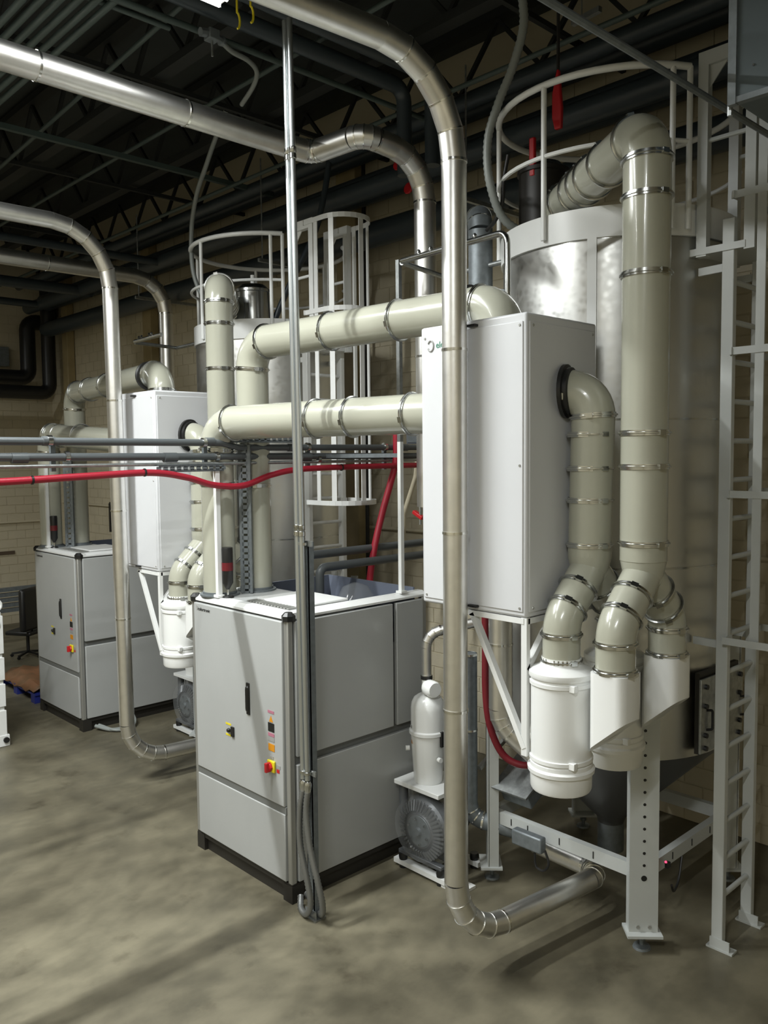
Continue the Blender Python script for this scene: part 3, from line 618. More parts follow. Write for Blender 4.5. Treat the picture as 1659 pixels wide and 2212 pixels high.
def caged_ladder(lx, ly, dz, label, hoop_zs, m):
    t = thing('caged_ladder', label, 'ladder', (lx, ly, 0)); W = .41; zt = 4.33+dz
    for x in (lx, lx+W):
        obj('stile', B((x-.022, ly-.035, .0), (x+.022, ly+.035, zt)), m, t, bevel=0.004)
        b = BM(); box(b, (x-.035, ly-.10, 0), (x+.035, ly+.06, .012)); box(b, (x-.03, ly-.08, .012), (x-.02, ly+.04, .07)); obj('stile_foot', b, m, t, smooth=False)
        for y in (ly-.12, ly+.16): obj('frame_post', B((x-.026, y-.03, 4.14+dz), (x+.026, y+.03, 5.30+dz)), m, t, smooth=False)
        obj('frame_top', B((x-.026, ly-.09, 5.22+dz), (x+.026, ly+.13, 5.30+dz)), m, t, smooth=False)
        obj('frame_gusset', prism(BM(), [(x-.004, ly+.13, 5.22+dz), (x-.004, ly+.03, 5.22+dz), (x-.004, ly+.13, 5.10+dz)], (.008, 0, 0)), m, t, smooth=False)
        obj('frame_rail', tube(BM(), [(x, ly-.09, 4.80+dz), (x, ly+.13, 4.80+dz)], .014, 8), m, t)
    z = .31
    while z < zt-.05:
        obj('rung', tube(BM(), [(lx-.01, ly, z), (lx+W+.01, ly, z)], .016, 10), m, t); z += .2295
    obj('step_plate', B((lx-.03, ly-.10, 4.15+dz), (lx+W+.03, ly+.28, 4.19+dz)), m, t, smooth=False)
    obj('step_apron', B((lx-.03, ly+.26, 4.10+dz), (lx+W+.03, ly+.28, 4.26+dz)), m, t, smooth=False)
    for z in (1.86, 4.06+dz):
        for x in (lx+.0, lx+W): obj('tie_bar', bar(BM(), (x, ly, z), (x+.02, ly+.19, z), .02, .045), m, t, smooth=False)
    def upath(g, n=14):
        r_ = W/2+g; yc = ly-.31
        return [(lx-g, ly-.02), (lx-g, yc+.12)] + [(lx+W/2+r_*math.cos(a), yc+r_*math.sin(a)) for a in [PI+PI*k/n for k in range(n+1)]] + [(lx+W+g, yc+.12), (lx+W+g, ly-.02)]
    for i, z in enumerate(hoop_zs):
        pts = upath(.03 if i else .06); b = BM()
        for p, q in zip(pts, pts[1:]): bar(b, (p[0], p[1], z), (q[0], q[1], z), .008, .042)
        obj('cage_hoop', b, m, t, smooth=True)
        for x in (lx, lx+W): obj('hoop_tab', B((x-.045, ly-.04, z-.021), (x+.03, ly-.03, z+.021)), m, t, smooth=False)
    zb_, zt_ = hoop_zs[0]-.02, hoop_zs[-1]+.02
    yc = ly-.31; r_ = W/2+.024
    S_ = [((lx-.024, ly-.19), (-1, 0)), ((lx+W+.024, ly-.19), (1, 0))] + [((lx+W/2+r_*math.cos(a), yc+r_*math.sin(a)), (math.cos(a), math.sin(a))) for a in (math.radians(d) for d in (200, 270, 340))]
    for (x, y), (ux, uy) in S_:
        obj('cage_strap', bar(BM(), (x, y, zb_), (x, y, zt_), .05, .008, up=(ux, uy, 0)), m, t, smooth=False)
    return t
hopper(SC1, 0, ['large stainless drying hopper on the right with white railed top'])
caged_ladder(1.545, -2.205, 0, 'white caged ladder standing at the right of the near hopper', [1.90, 2.755, 3.575, 4.45, 5.25], FRAMEP_DIM)  # same white as the far ladder, its dimmer light mixed into the paint
hopper(SC2, -.17, ['stainless drying hopper farther back with white railed top'])

caged_ladder(1.565, 1.73, -.17, 'white caged ladder at the far hopper, behind the centre dryer', [2.58, 4.30, 5.10], WHITE)

# loader pot on the far hopper
def loader(x, y, z, label, m, r_=.14, h=.34):
    t = thing('vacuum_loader', label, 'loader', (x, y, z))
    obj('pot', lathe(BM(), (x, y, z), (0, 0, 1), [(r_-.02, 0), (r_, .02), (r_, h-.04), (r_+.012, h-.035), (r_+.012, h-.01), (r_-.01, h)], 28), m, t)
    obj('lid', lathe(BM(), (x, y, z+h), (0, 0, 1), [(r_-.01, 0), (r_-.05, .04), (.03, .055)], 28), CLAMP, t)
    obj('knob', tube(BM(), [(x, y, z+h+.05), (x, y, z+h+.14)], .025, 10), WHITE, t)
loader(1.60, 2.60, 4.23, 'stainless vacuum loader pot on top of the far hopper', CLAMP, .17, .42)
loader(1.70, -.80, 4.40, 'dark vacuum loader pot on top of the near hopper, behind the railing', BLACKM, .17, .58)
# hoist hook and chain above the near hopper
t = thing('hoist_hook', 'red hoist hook hanging above the near hopper', 'hook', (1.47, -1.08, 5.1))
b = BM(); prism(b, [(1.47, y-0.0+.17, z+.16) for y, z in ((-1.25, 5.35), (-1.235, 5.35), (-1.20, 5.2), (-1.20, 5.05), (-1.22, 4.97), (-1.27, 4.97), (-1.275, 5.1))], (.03, 0, 0)); obj('hook_block', b, REDP, t, bevel=0.008)
obj('chain', tube(BM(), [(1.485, -1.07, 5.5), (1.485, -1.07, 6.2)], .012, 6), BLACKM, t)
single('safety_tag', B((1.53, -.845, 4.90), (1.56, -.80, 5.16)), REDP, 'red tag clipped to the railing side of the near hopper', 'tag', loc=(1.54, -.82, 4.9), bevel=0.008)

# ================================================================== INSULATED SILVER PIPES
t = thing('insulated_pipe', 'tall silver insulated pipe in front, bending to the floor under the near hopper', 'pipe', (.15, -1.32, .26))
jacket(t, [(-4.2, -1.03, 5.05), (.15, -1.34, 5.05), (.15, -1.33, .24), (1.42, -1.49, .25), (1.42, -.95, .27)], [.50, .36, .12], .067, n=5)
t = thing('insulated_pipe', 'left silver insulated pipe, bending to the floor beside the centre dryer', 'pipe', (.165, 2.66, .26))
jacket(t, [(-3.2, 2.66, 4.98), (.13, 2.66, 4.98), (.165, 2.66, .25), (1.4, 2.5, .25)], [.50, .34], .067, n=5)
t = thing('insulated_pipe', 'thick silver insulated pipe crossing the top left with a sideways jog', 'pipe', (1.45, .1, 2.5))
jacket(t, [(-4.2, .60, 5.28), (.80, .66, 5.27), (.84, .12, 5.27), (1.44, .10, 5.22), (1.45, .1, 2.6)], [.10, .12, .34], .083, n=4)
t = thing('insulated_pipe', 'silver insulated pipe farthest left, dropping behind the left heater box', 'pipe', (1.97, 4.98, 3.2))
jacket(t, [(-2.6, 4.98, 5.16), (1.97, 4.98, 5.16), (1.97, 4.98, 3.2)], [.40], .085, n=4)
t = thing('insulated_pipe', 'shiny insulated pipe dropping from under the near heater box', 'pipe', (1.15, -.98, .9))
jacket(t, [(.985, -.985, 2.2), (.985, -.985, 1.25), (1.15, -1.25, .98)], [.2], .078, step=.5, n=3)

# clamp frames holding pipes
def pipe_frame(o, label, far):
    t = thing('pipe_bracket', label, 'bracket', (o[0], o[1], o[2])); x, y, z = o
    obj('long_tube', tube(BM(), path([(x, y, z), (x-.06, y-.95, z), (x-.06, y-.95, z-.42)], .07, 5) if not far else [(x, y, z), (x-.04, y-.62, z)], .02, 10), CLAMP, t)
    obj('cross_tube', tube(BM(), [(x, y, z-.01), (x+.55, y+.12, z-.01)], .018, 10), GALV, t)
    obj('cross_tube', tube(BM(), [(x+.55, y+.12, z-.01), (x+.5, y-.6, z-.01)], .018, 10), GALV, t)
    for s in (.18, .3, .62, .72): obj('clamp_bolt', lathe(BM(), (x-.06*s, y-.95*s if not far else y-.6*s, z+.015), (0, 0, 1), [(.014, 0), (.014, .02), (.006, .03)], 8), CLAMP, t)
pipe_frame((.83, -.26, 4.32), 'bright tube bracket above the near heater box', False)
pipe_frame((.90, 3.72, 4.20), 'bright tube bracket above the left heater box', True)
# small air valve at the end of the near bracket
t = thing('air_valve', 'small steel valve below the bent bracket tube by the hopper', 'valve', (.77, -1.21, 3.75))
obj('body', lathe(BM(), (.77, -1.21, 3.78), (0, 0, 1), [(.02, 0), (.03, .01), (.03, .06), (.016, .07), (.016, .12), (.026, .125), (.026, .16)], 10), CLAMP, t)
obj('lever', bar(BM(), (.77, -1.21, 3.97), (.74, -1.10, 4.0), .02, .012), GALVD, t, smooth=False)
# dark galvanised riser behind near heater box
t = thing('galvanised_riser', 'dark mottled galvanised riser with bent top, left of the near hopper', 'pipe', (1.35, -.52, 3.6))
jacket(t, [(1.35, -.52, 3.4), (1.35, -.52, 4.68), (1.65, -.2, 4.68)], [.12], .085, step=.6, n=3, m=GALVD)

# ================================================================== VACUUM PUMPS
def pump(ox, oy, label):
    P = lambda x, y, z: V(ox+x, oy+y, z)
    t = thing('vacuum_pump', label, 'pump', P(.9, -.33, 0))
    for x in (.90, 1.26): obj('base_beam', B(P(x-.03, -.58, .025), P(x+.03, -.08, .06)), WHITE, t, smooth=False)
    obj('base_beam', B(P(.93, -.36, .028), P(1.23, -.30, .056)), WHITE, t, smooth=False)
    for x, y in ((.9, -.52), (.9, -.15), (1.26, -.52), (1.26, -.15)):
        obj('pad', lathe(BM(), P(x, y, 0), (0, 0, 1), [(.03, 0), (.03, .026)], 12), BLACK, t); obj('damper', lathe(BM(), P(x, y, .06), (0, 0, 1), [(.03, 0), (.034, .025), (.03, .05)], 14), BLACK, t)
    sc = BM(); lathe(sc, P(.88, -.33, .33), (1, 0, 0), [(.05, .0), (.12, .0), (.14, .02), (.19, .03), (.215, .06), (.215, .14), (.19, .17), (.12, .18)], 36)
    h = obj('blower_housing', sc, CAST, t)
    fins = BM()
    for k in range(40):
        a = 2*PI*k/40; d = V(0, math.cos(a), math.sin(a)); bar(fins, P(.875, -.33, .33)+d*.145, P(.905, -.33, .33)+d*.215, .008, .014)
    obj('cooling_fins', fins, CAST, h, smooth=False)
    cg = BM(); lathe(cg, P(.865, -.33, .33), (1, 0, 0), [(.025, -.01), (.03, .01), (.11, .012), (.115, .02)], 24); obj('impeller_cover', cg, GALVD, h)
    for k in range(6):
        a = 2*PI*k/6+.3; d = V(0, math.cos(a), math.sin(a)); obj('cover_bolt', lathe(BM(), P(.87, -.33, .33)+d*.09, (-1, 0, 0), [(.01, 0), (.008, .012)], 6), CLAMP, h)
    obj('motor', lathe(BM(), P(1.06, -.33, .33), (1, 0, 0), [(.11, 0), (.12, .02), (.12, .24), (.1, .27), (.02, .27)], 28), CAST, t)
    obj('motor_foot', B(P(1.0, -.52, .11), P(1.06, -.14, .17)), CAST, t, bevel=0.008)
    obj('housing_foot', B(P(.88, -.54, .105), P(.93, -.12, .135)), CAST, t, bevel=0.004)
    obj('silencer_pipe', tube(BM(), path([P(.98, -.14, .36), P(.98, -.08, .36), P(.98, -.08, .6)], .03, 4), .035, 12), CAST, t)
    obj('wrap_film', lathe(BM(), P(.84, -.33, .34), (1, 0, 0), [(.10, 0), (.225, .02), (.245, .12), (.235, .24), (.2, .3)], 20), FILM, t, label='clear plastic wrap')
    obj('support_column', B(P(1.06, -.10, .06), P(1.12, -.05, .60)), WHITE, t, smooth=False)
    obj('shelf_plate', B(P(.90, -.50, .60), P(1.27, -.06, .632)), WHITE, t, bevel=0.003)
    # canister
    q = P(1.055, -.26, .632)
    c = thing('filter_drum', 'white domed suction filter standing on the ' + ('near' if ox == 0 else 'far') + ' pump shelf', 'filter', q)
    obj('drum', lathe(BM(), q, (0, 0, 1), [(.10, 0), (.104, .01), (.124, .33), (.124, .36)], 32), WHITE_PLASTIC, c)
    obj('dome', lathe(BM(), q+V(0, 0, .385), (0, 0, 1), [(.124, 0), (.124, .16), (.118, .20), (.10, .235), (.07, .255), (.035, .265)], 32), WHITE_PLASTIC, c)
    obj('clamp_band', lathe(BM(), q+V(0, 0, .352), (0, 0, 1), [(.124, 0), (.137, .008), (.137, .03), (.124, .038)], 32, caps=False), WHITE_PLASTIC, c)
    obj('lever_latch', B(q+V(-.01, -.145, .28), q+V(.02, -.124, .39)), BLACK, c, bevel=0.003)
    for s in ((-.115, .09, .25), (-.02, -.13, .19)): obj('bracket_lug', lathe(BM(), q+V(*s), V(s[0], s[1], 0), [(.018, -.01), (.018, .018)], 10), WHITE_PLASTIC, c)
    obj('warning_sticker', prism(BM(), [q+V(-.101, .069, .29), q+V(-.116, .045, .29), q+V(-.110, .059, .32)], (-.004, -.003, 0)), ORG, c, smooth=False)
    obj('label_sticker', bar(BM(), q+V(-.107, .072, .415), q+V(-.119, .048, .415), .004, .018), GREYL, c, smooth=False)
    obj('neck', lathe(BM(), q+V(-.01, .0, .64), (0, 0, 1), [(.037, 0), (.037, .115)], 18), WHITE_PLASTIC, c)
    vb = BM(); lathe(vb, q+V(-.02, -.02, .70), (-.25, -1, 0), [(.055, 0), (.06, .02), (.06, .085), (.05, .10)], 18); obj('valve_drive', vb, WHITE_PLASTIC, c)
    obj('hose_collar', lathe(BM(), q+V(-.01, 0, .755), (0, 0, 1), [(.043, 0), (.043, .025)], 18), BLACK, c)
    return t
pump(0, 0, 'grey blower pump on a white base, right of the centre dryer')
pump(.40, 3.9, 'grey blower pump on a white base, left behind the centre dryer')
t = thing('vacuum_line', 'slim silver elbow pipe rising from the near suction filter', 'pipe', (1.045, -.26, 1.41))
jacket(t, [(1.045, -.26, 1.41), (1.045, -.26, 1.72), (1.32, -.52, 1.80)], [.13], .036, step=.2, n=4)

# ================================================================== TWIN CONDUITS, STRUT POST, FLEX
t = thing('strut_post', 'galvanised strut post on the floor at the centre dryer corner', 'post', (-.02, -.19, 0))
pb = BM()
for lo, hi in (((-.01, -.245, .012), (-.004, -.185, 2.46)), ((-.01, -.245, .012), (.035, -.239, 2.46)), ((-.01, -.191, .012), (.035, -.185, 2.46)), ((.029, -.239, .012), (.035, -.23, 2.46)), ((.029, -.20, .012), (.035, -.191, 2.46))): box(pb, lo, hi)
obj('channel', pb, GALVD, t, smooth=False)
b = BM(); box(b, (-.03, -.28, 0), (.06, -.15, .012)); box(b, (-.016, -.27, .012), (-.010, -.16, .06)); obj('foot_plate', b, GALV, t, smooth=False)
obj('foot_nut', lathe(BM(), (-.02, -.17, .012), (0, 0, 1), [(.012, 0), (.012, .014), (.006, .03)], 6), CLAMP, t)
def clampset(z, ys): 
    for y in ys: obj('conduit_clamp', lathe(BM(), (-.034, y, z), (0, 0, 1), [(.019, 0), (.024, .003), (.024, .02), (.019, .023)], 16, caps=False), CLAMP, t)
    obj('cross_strut', B((-.018, -.29, z-.005), (-.008, -.14, z+.03)), GALV, t, smooth=False)
clampset(2.44, (-.185, -.23)); clampset(.965, (-.185, -.23))
for k, y in enumerate((-.185, -.23)):
    c = thing('electrical_conduit', ['steel conduit of the twin verticals, left one', 'steel conduit of the twin verticals, right one'][k], 'conduit', (-.034, y, .9))
    obj('pipe', tube(BM(), [(-.034, y, .93), (-.034-.04, y, 5.62)], .0175, 14), EMT, c)
    for z, x in ((2.55, -.048), (4.85, -.067)): obj('coupling', lathe(BM(), (x, y, z-.05), (0, 0, 1), [(.018, 0), (.023, .003), (.023, .03), (.019, .034), (.023, .04), (.023, .07), (.018, .073)], 14, caps=False), CLAMP, c)
    obj('connector', lathe(BM(), (-.034, y, .85), (0, 0, 1), [(.018, 0), (.023, .01), (.027, .035), (.027, .06), (.019, .075)], 14), CLAMP, c)
def flex(pts, rad, m, label, name='flexible_conduit', cat='conduit', ribs=True, dens=90):
    P = spline(pts, 14)
    if ribs:
        # resample evenly, alternate radii for the ribbed jacket
        L = [0]
        for a, b_ in zip(P, P[1:]): L.append(L[-1]+(b_-a).length)
        n = int(L[-1]*dens); Q = []; j = 0
        for i in range(n+1):
            s = L[-1]*i/n
            while j < len(L)-2 and L[j+1] < s: j += 1
            q = (s-L[j])/max(L[j+1]-L[j], 1e-6); Q.append(P[j].lerp(P[j+1], min(q, 1)))
        rr = [rad*(1.0 if i % 2 else 0.84) for i in range(len(Q))]
        return single(name, tube(BM(), Q, rr, 12), m, label, cat, angle=80)
    return single(name, tube(BM(), P, rad, 12), m, label, cat)
flex([(-.034, -.185, .86), (-.05, -.165, .72), (-.06, -.175, .50), (-.055, -.235, .28), (-.05, -.26, .13), (-.045, -.21, .04), (-.02, -.12, .03), (.03, -.05, .07)], .022, FLEXS, 'ribbed flexible conduit curling from the left conduit to the dryer base')
flex([(-.034, -.23, .86), (-.045, -.225, .72), (-.05, -.265, .50), (-.045, -.33, .30), (-.03, -.355, .16), (.0, -.31, .06), (.05, -.2, .04), (.09, -.04, .06)], .022, FLEXS, 'ribbed flexible conduit bowing out from the right conduit to the dryer base')
flex([(1.0, 4.40, .10), (1.0, 4.32, .04), (.90, 4.22, .025), (.75, 4.25, .025), (.65, 4.42, .05)], .02, FLEXG, 'grey cable loop on the floor by the left dryer', ribs=False, cat='cable')
flex([(1.05, 4.40, .16), (1.05, 4.28, .06), (.95, 4.18, .025), (.78, 4.2, .025), (.68, 4.40, .06)], .016, FLEXG, 'outer thin cable loop on the floor by the left dryer', ribs=False, cat='cable')
# hanging hoses
flex([(1.15, -1.0, 6.3), (1.15, -1.03, 5.9), (1.15, -1.04, 5.68), (1.13, -.97, 5.45), (1.10, -.88, 5.25), (1.09, -.80, 5.03), (1.12, -.80, 4.75), (1.25, -.85, 4.52), (1.6, -1.0, 4.43)], .03, FLEXG, 'grey flexible hose hanging down to the near hopper railing', 'flexible_hose', 'hose', dens=60)
flex([(1.2, 2.4, 6.2), (1.2, 2.59, 6.0), (1.2, 2.76, 5.8), (1.2, 2.95, 5.56), (1.2, 3.06, 5.23), (1.2, 3.03, 4.8), (1.3, 2.9, 4.45), (1.45, 2.8, 4.26)], .022, FLEXG, 'grey flexible hose hanging down to the far hopper', 'flexible_hose', 'hose', ribs=False)
flex([(2.3, 2.2, 6.1), (2.2, 2.2, 5.6), (2.1, 2.25, 5.2), (1.9, 2.4, 4.7), (1.75, 2.5, 4.3)], .03, DARKP, 'dark hose dropping to the far hopper between the railings', 'flexible_hose', 'hose', ribs=False)
flex([(-.02, .66, 5.86), (.17, .76, 5.85), (.34, .80, 5.85), (.49, .905, 5.85), (.60, 1.11, 5.84), (.666, 1.365, 5.80)], .018, FLEXG, 'curled grey flexible cable under the roof, left of the twin conduits', 'flexible_cable', 'cable', ribs=False)
# diagonal rod in front of near railing
run('hanging_rod', [(-1.2, -2.43, 4.70), (3.0, -2.47, 4.70)], .1, .016, GALVD, 'long thin rod crossing in front of the near hopper railing', 'rod', n=8)

# ================================================================== PIPE RACK across the dryers
YR = .90
def prun(label, pts, rad, m, name='service_pipe', cat='pipe', bends=.08): 
    t = thing(name, label, cat, pts[0])
    obj('pipe', tube(BM(), path(pts, bends, 4), rad, 12), m, t)
    return t
t = prun('upper grey plastic pipe of the level rack across the centre', [(-3.6, YR, 3.12), (.10, YR, 3.105), (.26, YR, 3.07), (2.9, YR, 3.07)], .025, PVC)
for x in (-1.16, .01, .75, 2.0): obj('coupling', lathe(BM(), (x-.04, YR, 3.113 if x < .2 else 3.07), (1, 0, 0), [(.026, 0), (.031, .002), (.031, .07), (.026, .072)], 14), PVC, t)
t = prun('lower grey plastic pipe of the level rack across the centre', [(-3.6, YR+.01, 3.025), (2.9, YR+.01, 2.99)], .026, PVC)
for x in (-1.33, -.3, .9): obj('coupling', lathe(BM(), (x-.06, YR+.01, 3.02-(x+3.6)*.0054), (1, 0, 0), [(.027, 0), (.034, .002), (.034, .10), (.027, .102)], 14), PVC, t)
prun('thin pale air line under the grey rack pipes', [(-3.6, YR, 2.955), (2.9, YR, 2.955)], .012, GALV, 'air_line')
# perforated channel along the rack and tray
def perf(a, b_, w, label, up, every=.06):
    t = thing('slotted_channel', label, 'channel', a); a, b_ = V(a), V(b_); d = (b_-a).normalized(); L = (b_-a).length; up = V(up)
    s = d.cross(up).normalized(); bm = BM()
    # plate with real slots: a ladder of bars
    bar(bm, a+s*w*.34, b_+s*w*.34, w*.32, .006, up=up); bar(bm, a-s*w*.34, b_-s*w*.34, w*.32, .006, up=up)
    n = int(L/every)
    for i in range(n+1):
        p = a+d*(L*i/n); bar(bm, p-s*w*.3, p+s*w*.3, every*.66, .006, up=up)
    obj('slotted_web', bm, GALVD, t, smooth=False)
    for q in (-1, 1): obj('flange', bar(BM(), a+s*w*.5*q-up*.015, b_+s*w*.5*q-up*.015, .006, .036, up=up), GALVD, t, smooth=False)
    return t
perf((-.42, YR-.03, 2.925), (.10, YR-.03, 2.925), .045, 'slotted steel channel on the rack left of the rack post', (-1, 0, 0) if False else (0, -1, 0), .05)
perf((.16, YR-.06, 3.135), (.75, YR-.06, 3.135), .05, 'slotted steel channel on the rack above the dryer ducts', (0, -1, 0), .05)
perf((.30, .90, 1.972), (.30, .90, 3.09), .085, 'upright slotted channel standing on the centre dryer between ducts', (-.75, -.66, 0), .045)
perf((.80, 5.28, 1.972), (.80, 5.28, 3.0), .10, 'upright slotted channel standing on the left dryer between ducts', (-.75, -.66, 0), .06)
for x, z in ((-1.16, 3.06), (-.05, 3.05), (.9, 3.02), (1.75, 3.02)):
    t = thing('pipe_clamp', {-1.16: 'bright clamp joining the rack pipes, leftmost', -.05: 'bright clamp joining the rack pipes above the dryer signal lamp', .9: 'bright clamp joining the rack pipes right of the twin conduits', 1.75: 'bright clamp joining the rack pipes next to the heater box'}[x], 'clamp', (x, YR, z-.1))
    obj('upright', bar(BM(), (x+.04, YR+.045, z-.14), (x+.04, YR+.045, z+.08), .03), GALVD, t, smooth=False)
    obj('saddle', lathe(BM(), (x-.01, YR, z+.055), (1, 0, 0), [(.028, 0), (.036, .002), (.036, .03), (.028, .032)], 14), CLAMP, t)
    obj('saddle', lathe(BM(), (x+.10, YR+.01, z-.045), (1, 0, 0), [(.028, 0), (.036, .002), (.036, .03), (.028, .032)], 14), CLAMP, t)
# white thin posts on the dryers
def rpost(x, y, z0, z1, label, m=WHITE):
    t = thing('rack_post', label, 'post', (x, y, z0)); obj('shaft', bar(BM(), (x, y, z0), (x, y, z1), .034), m, t, smooth=False)
    obj('shoe', B((x-.03, y-.03, z0), (x+.03, y+.03, z0+.02)), m, t, bevel=0.003)
rpost(.05, .89, 1.972, 2.93, 'thin white post on the centre dryer front edge, carrying the rack')
rpost(.574, 5.345, 1.972, 2.93, 'thin white post on the left dryer front edge')
t = thing('rack_post', 'thin galvanised post rising high from the right edge of the centre dryer', 'post', (1.1, .045, 1.97))
obj('lower_shaft', bar(BM(), (1.1, .045, 1.972), (1.1, .045, 3.1), .032), WHITE, t, smooth=False); obj('upper_shaft', bar(BM(), (1.1, .045, 3.1), (1.1, .045, 4.42), .032), GALV, t, smooth=False)
obj('arm', bar(BM(), (1.1, .045, 3.0), (1.1, YR, 3.0), .03), GALVD, t, smooth=False); obj('shoe', B((1.07, .015, 1.972), (1.13, .075, 1.99)), WHITE, t, smooth=False)
# red hose
flex([(-3.2, YR-.06, 2.855), (-1.7, YR-.06, 2.862), (-1.0, YR-.06, 2.885), (-.5, YR-.06, 2.90), (-.22, YR-.06, 2.86), (.0, YR-.06, 2.80), (.25, YR-.06, 2.79), (.5, YR-.06, 2.86), (.8, YR-.06, 2.90), (1.5, YR-.06, 2.91), (2.4, YR-.06, 2.91)], .023, RED, 'red hose running level under the grey rack pipes', 'red_hose', 'hose', ribs=False)
flex([(1.85, YR-.05, 3.2), (1.84, YR-.05, 2.95), (1.80, YR-.02, 2.75), (1.72, YR, 2.5), (1.62, YR, 2.2), (1.56, YR, 1.9), (1.55, YR, 1.6)], .03, RED, 'red hose dropping behind the centre dryer from the rack', 'red_hose', 'hose', ribs=False)
for x in (-2.0, -1.3, -.55, 1.2): single('cable_tie', lathe(BM(), (x, YR-.06, 2.872 if x < -.8 else (2.902 if x < 0 else 2.906)), (1, 0, 0), [(.026, 0), (.028, .002), (.028, .012), (.026, .014)], 12), BLACK, {-2.0: 'black tie on the red hose at the left edge', -1.3: 'black tie on the red hose, left of the left silver pipe', -.55: 'black tie on the red hose in front of the left heater box', 1.2: 'black tie on the red hose right of the twin conduits'}[x], 'cable tie', group='ties on the red hose')
# hose reel and red hose at near hopper
flex([(1.03, -.81, 2.2), (1.03, -.82, 1.8), (1.02, -.83, 1.4), (1.04, -.86, 1.15), (1.10, -.93, .97), (1.18, -1.05, .92), (1.28, -1.12, .98)], .024, RED_SHADED, 'red hose, darkened for shade, hanging by the near hopper leg', 'red_hose', 'hose', ribs=False)
t = thing('slotted_upright', 'tall slotted white and grey upright right of the near pump', 'post', (.98, -.66, 0))
obj('channel', B((.95, -.66, 0), (1.0, -.60, 2.1)), GALVD, t, smooth=False); obj('white_face', B((.92, -.62, .04), (.95, -.58, 1.75)), WHITE, t, smooth=False)
obj('foot', B((.88, -.72, 0), (1.04, -.54, .02)), WHITE, t, smooth=False)
t = thing('grey_duct_bend', 'dark grey bent duct low behind the near hopper leg', 'duct', (1.05, -.62, .3))
jacket(t, [(1.16, -.56, 1.6), (1.16, -.56, .42), (1.35, -.95, .36)], [.12], .06, step=.5, n=3, m=GALVD)
# junction box, cable and indicator on the near hopper frame
t = thing('motor_box', 'grey box clamped under the near hopper cross beam', 'motor', (1.17, -1.15, .36))
obj('case', B((1.10, -1.22, .385), (1.165, -.98, .49)), GALVD, t, bevel=0.012)
obj('cable_loop', tube(BM(), spline([(1.12, -1.24, .42), (1.12, -1.27, .34), (1.12, -1.23, .28), (1.12, -1.17, .29), (1.12, -1.16, .38)], 6), .008, 8), BLACK, t)
t = thing('sensor', 'small sensor with red lights at the right side of the near hopper front leg', 'sensor', (1.4, -1.95, .45))
obj('housing', B((1.385, -1.96, .46), (1.42, -1.935, .495)), BLACK, t, bevel=0.004)
for p in ((1.345, -1.965, .515),): obj('indicator_light', lathe(BM(), p, (0, 0, 1), [(.004, 0), (.008, .006), (.004, .012)], 8), REDLED, t)
obj('cable', tube(BM(), spline([(1.45, -1.95, .33), (1.52, -1.93, .26), (1.6, -1.92, .30), (1.68, -1.9, .42)], 6), .008, 8), BLACK, t)
# control box on the near hopper side
t = thing('access_door', 'dark grey access door with black handles on the near hopper side', 'door', (1.87, -2.09, 1.17))
rot = Matrix.Rotation(math.radians(0), 3, 'Z')
a0 = math.radians(-92); dn = V(math.cos(a0), math.sin(a0), 0); ds_ = V(-dn.y, dn.x, 0); dc = V(SC1[0], SC1[1], 0)+dn*.79
obj('door_leaf', bar(BM(), dc-ds_*.27+V(0, 0, 1.40), dc+ds_*.27+V(0, 0, 1.40), .016, .46), GALV, t, bevel=0.004)
obj('door_frame', bar(BM(), dc-dn*.03-ds_*.25+V(0, 0, 1.41), dc-dn*.03+ds_*.25+V(0, 0, 1.41), .03, .50), BLACKM, t, smooth=False)
for q in (-.22, .22):
    for z in (1.20, 1.28, 1.46, 1.58): obj('knob', lathe(BM(), dc+ds_*q+V(0, 0, z), dn, [(.016, 0), (.016, .025)], 8), BLACK, t)
    obj('handle', tube(BM(), path([dc+ds_*(q+.02)+dn*.005+V(0, 0, 1.31), dc+ds_*(q+.05)+dn*.03+V(0, 0, 1.31), dc+ds_*(q+.05)+dn*.03+V(0, 0, 1.43), dc+ds_*(q+.02)+dn*.005+V(0, 0, 1.43)], .012, 3), .008, 8), BLACK, t)

# sheet metal unit at top right
t = thing('ventilation_unit', 'blue-grey sheet metal ventilation unit at the upper right corner', 'ventilation unit', (.373, -2.73, 4.5))
obj('casing', B((.373, -4.2, 4.5), (1.15, -2.73, 6.1)), AHU, t, bevel=0.006)
obj('corner_angle', B((.36, -2.75, 4.48), (.39, -2.715, 6.1)), GALVD, t, smooth=False); obj('corner_angle', B((.365, -4.2, 4.485), (.40, -2.73, 4.51)), GALVD, t, smooth=False)
obj('hanger_rod', tube(BM(), [(.40, -2.71, 4.45), (.40, -2.71, 6.2)], .012, 8), GALV, t)
for y in (-2.82, -2.95, -3.08): obj('screw', lathe(BM(), (.372, y, 4.62), (-1, 0, 0), [(.006, 0), (.005, .004)], 8), CLAMP, t)
obj('hanger_rod', tube(BM(), [(1.1, -2.71, 4.45), (1.1, -2.71, 6.2)], .012, 8), GALV, t)

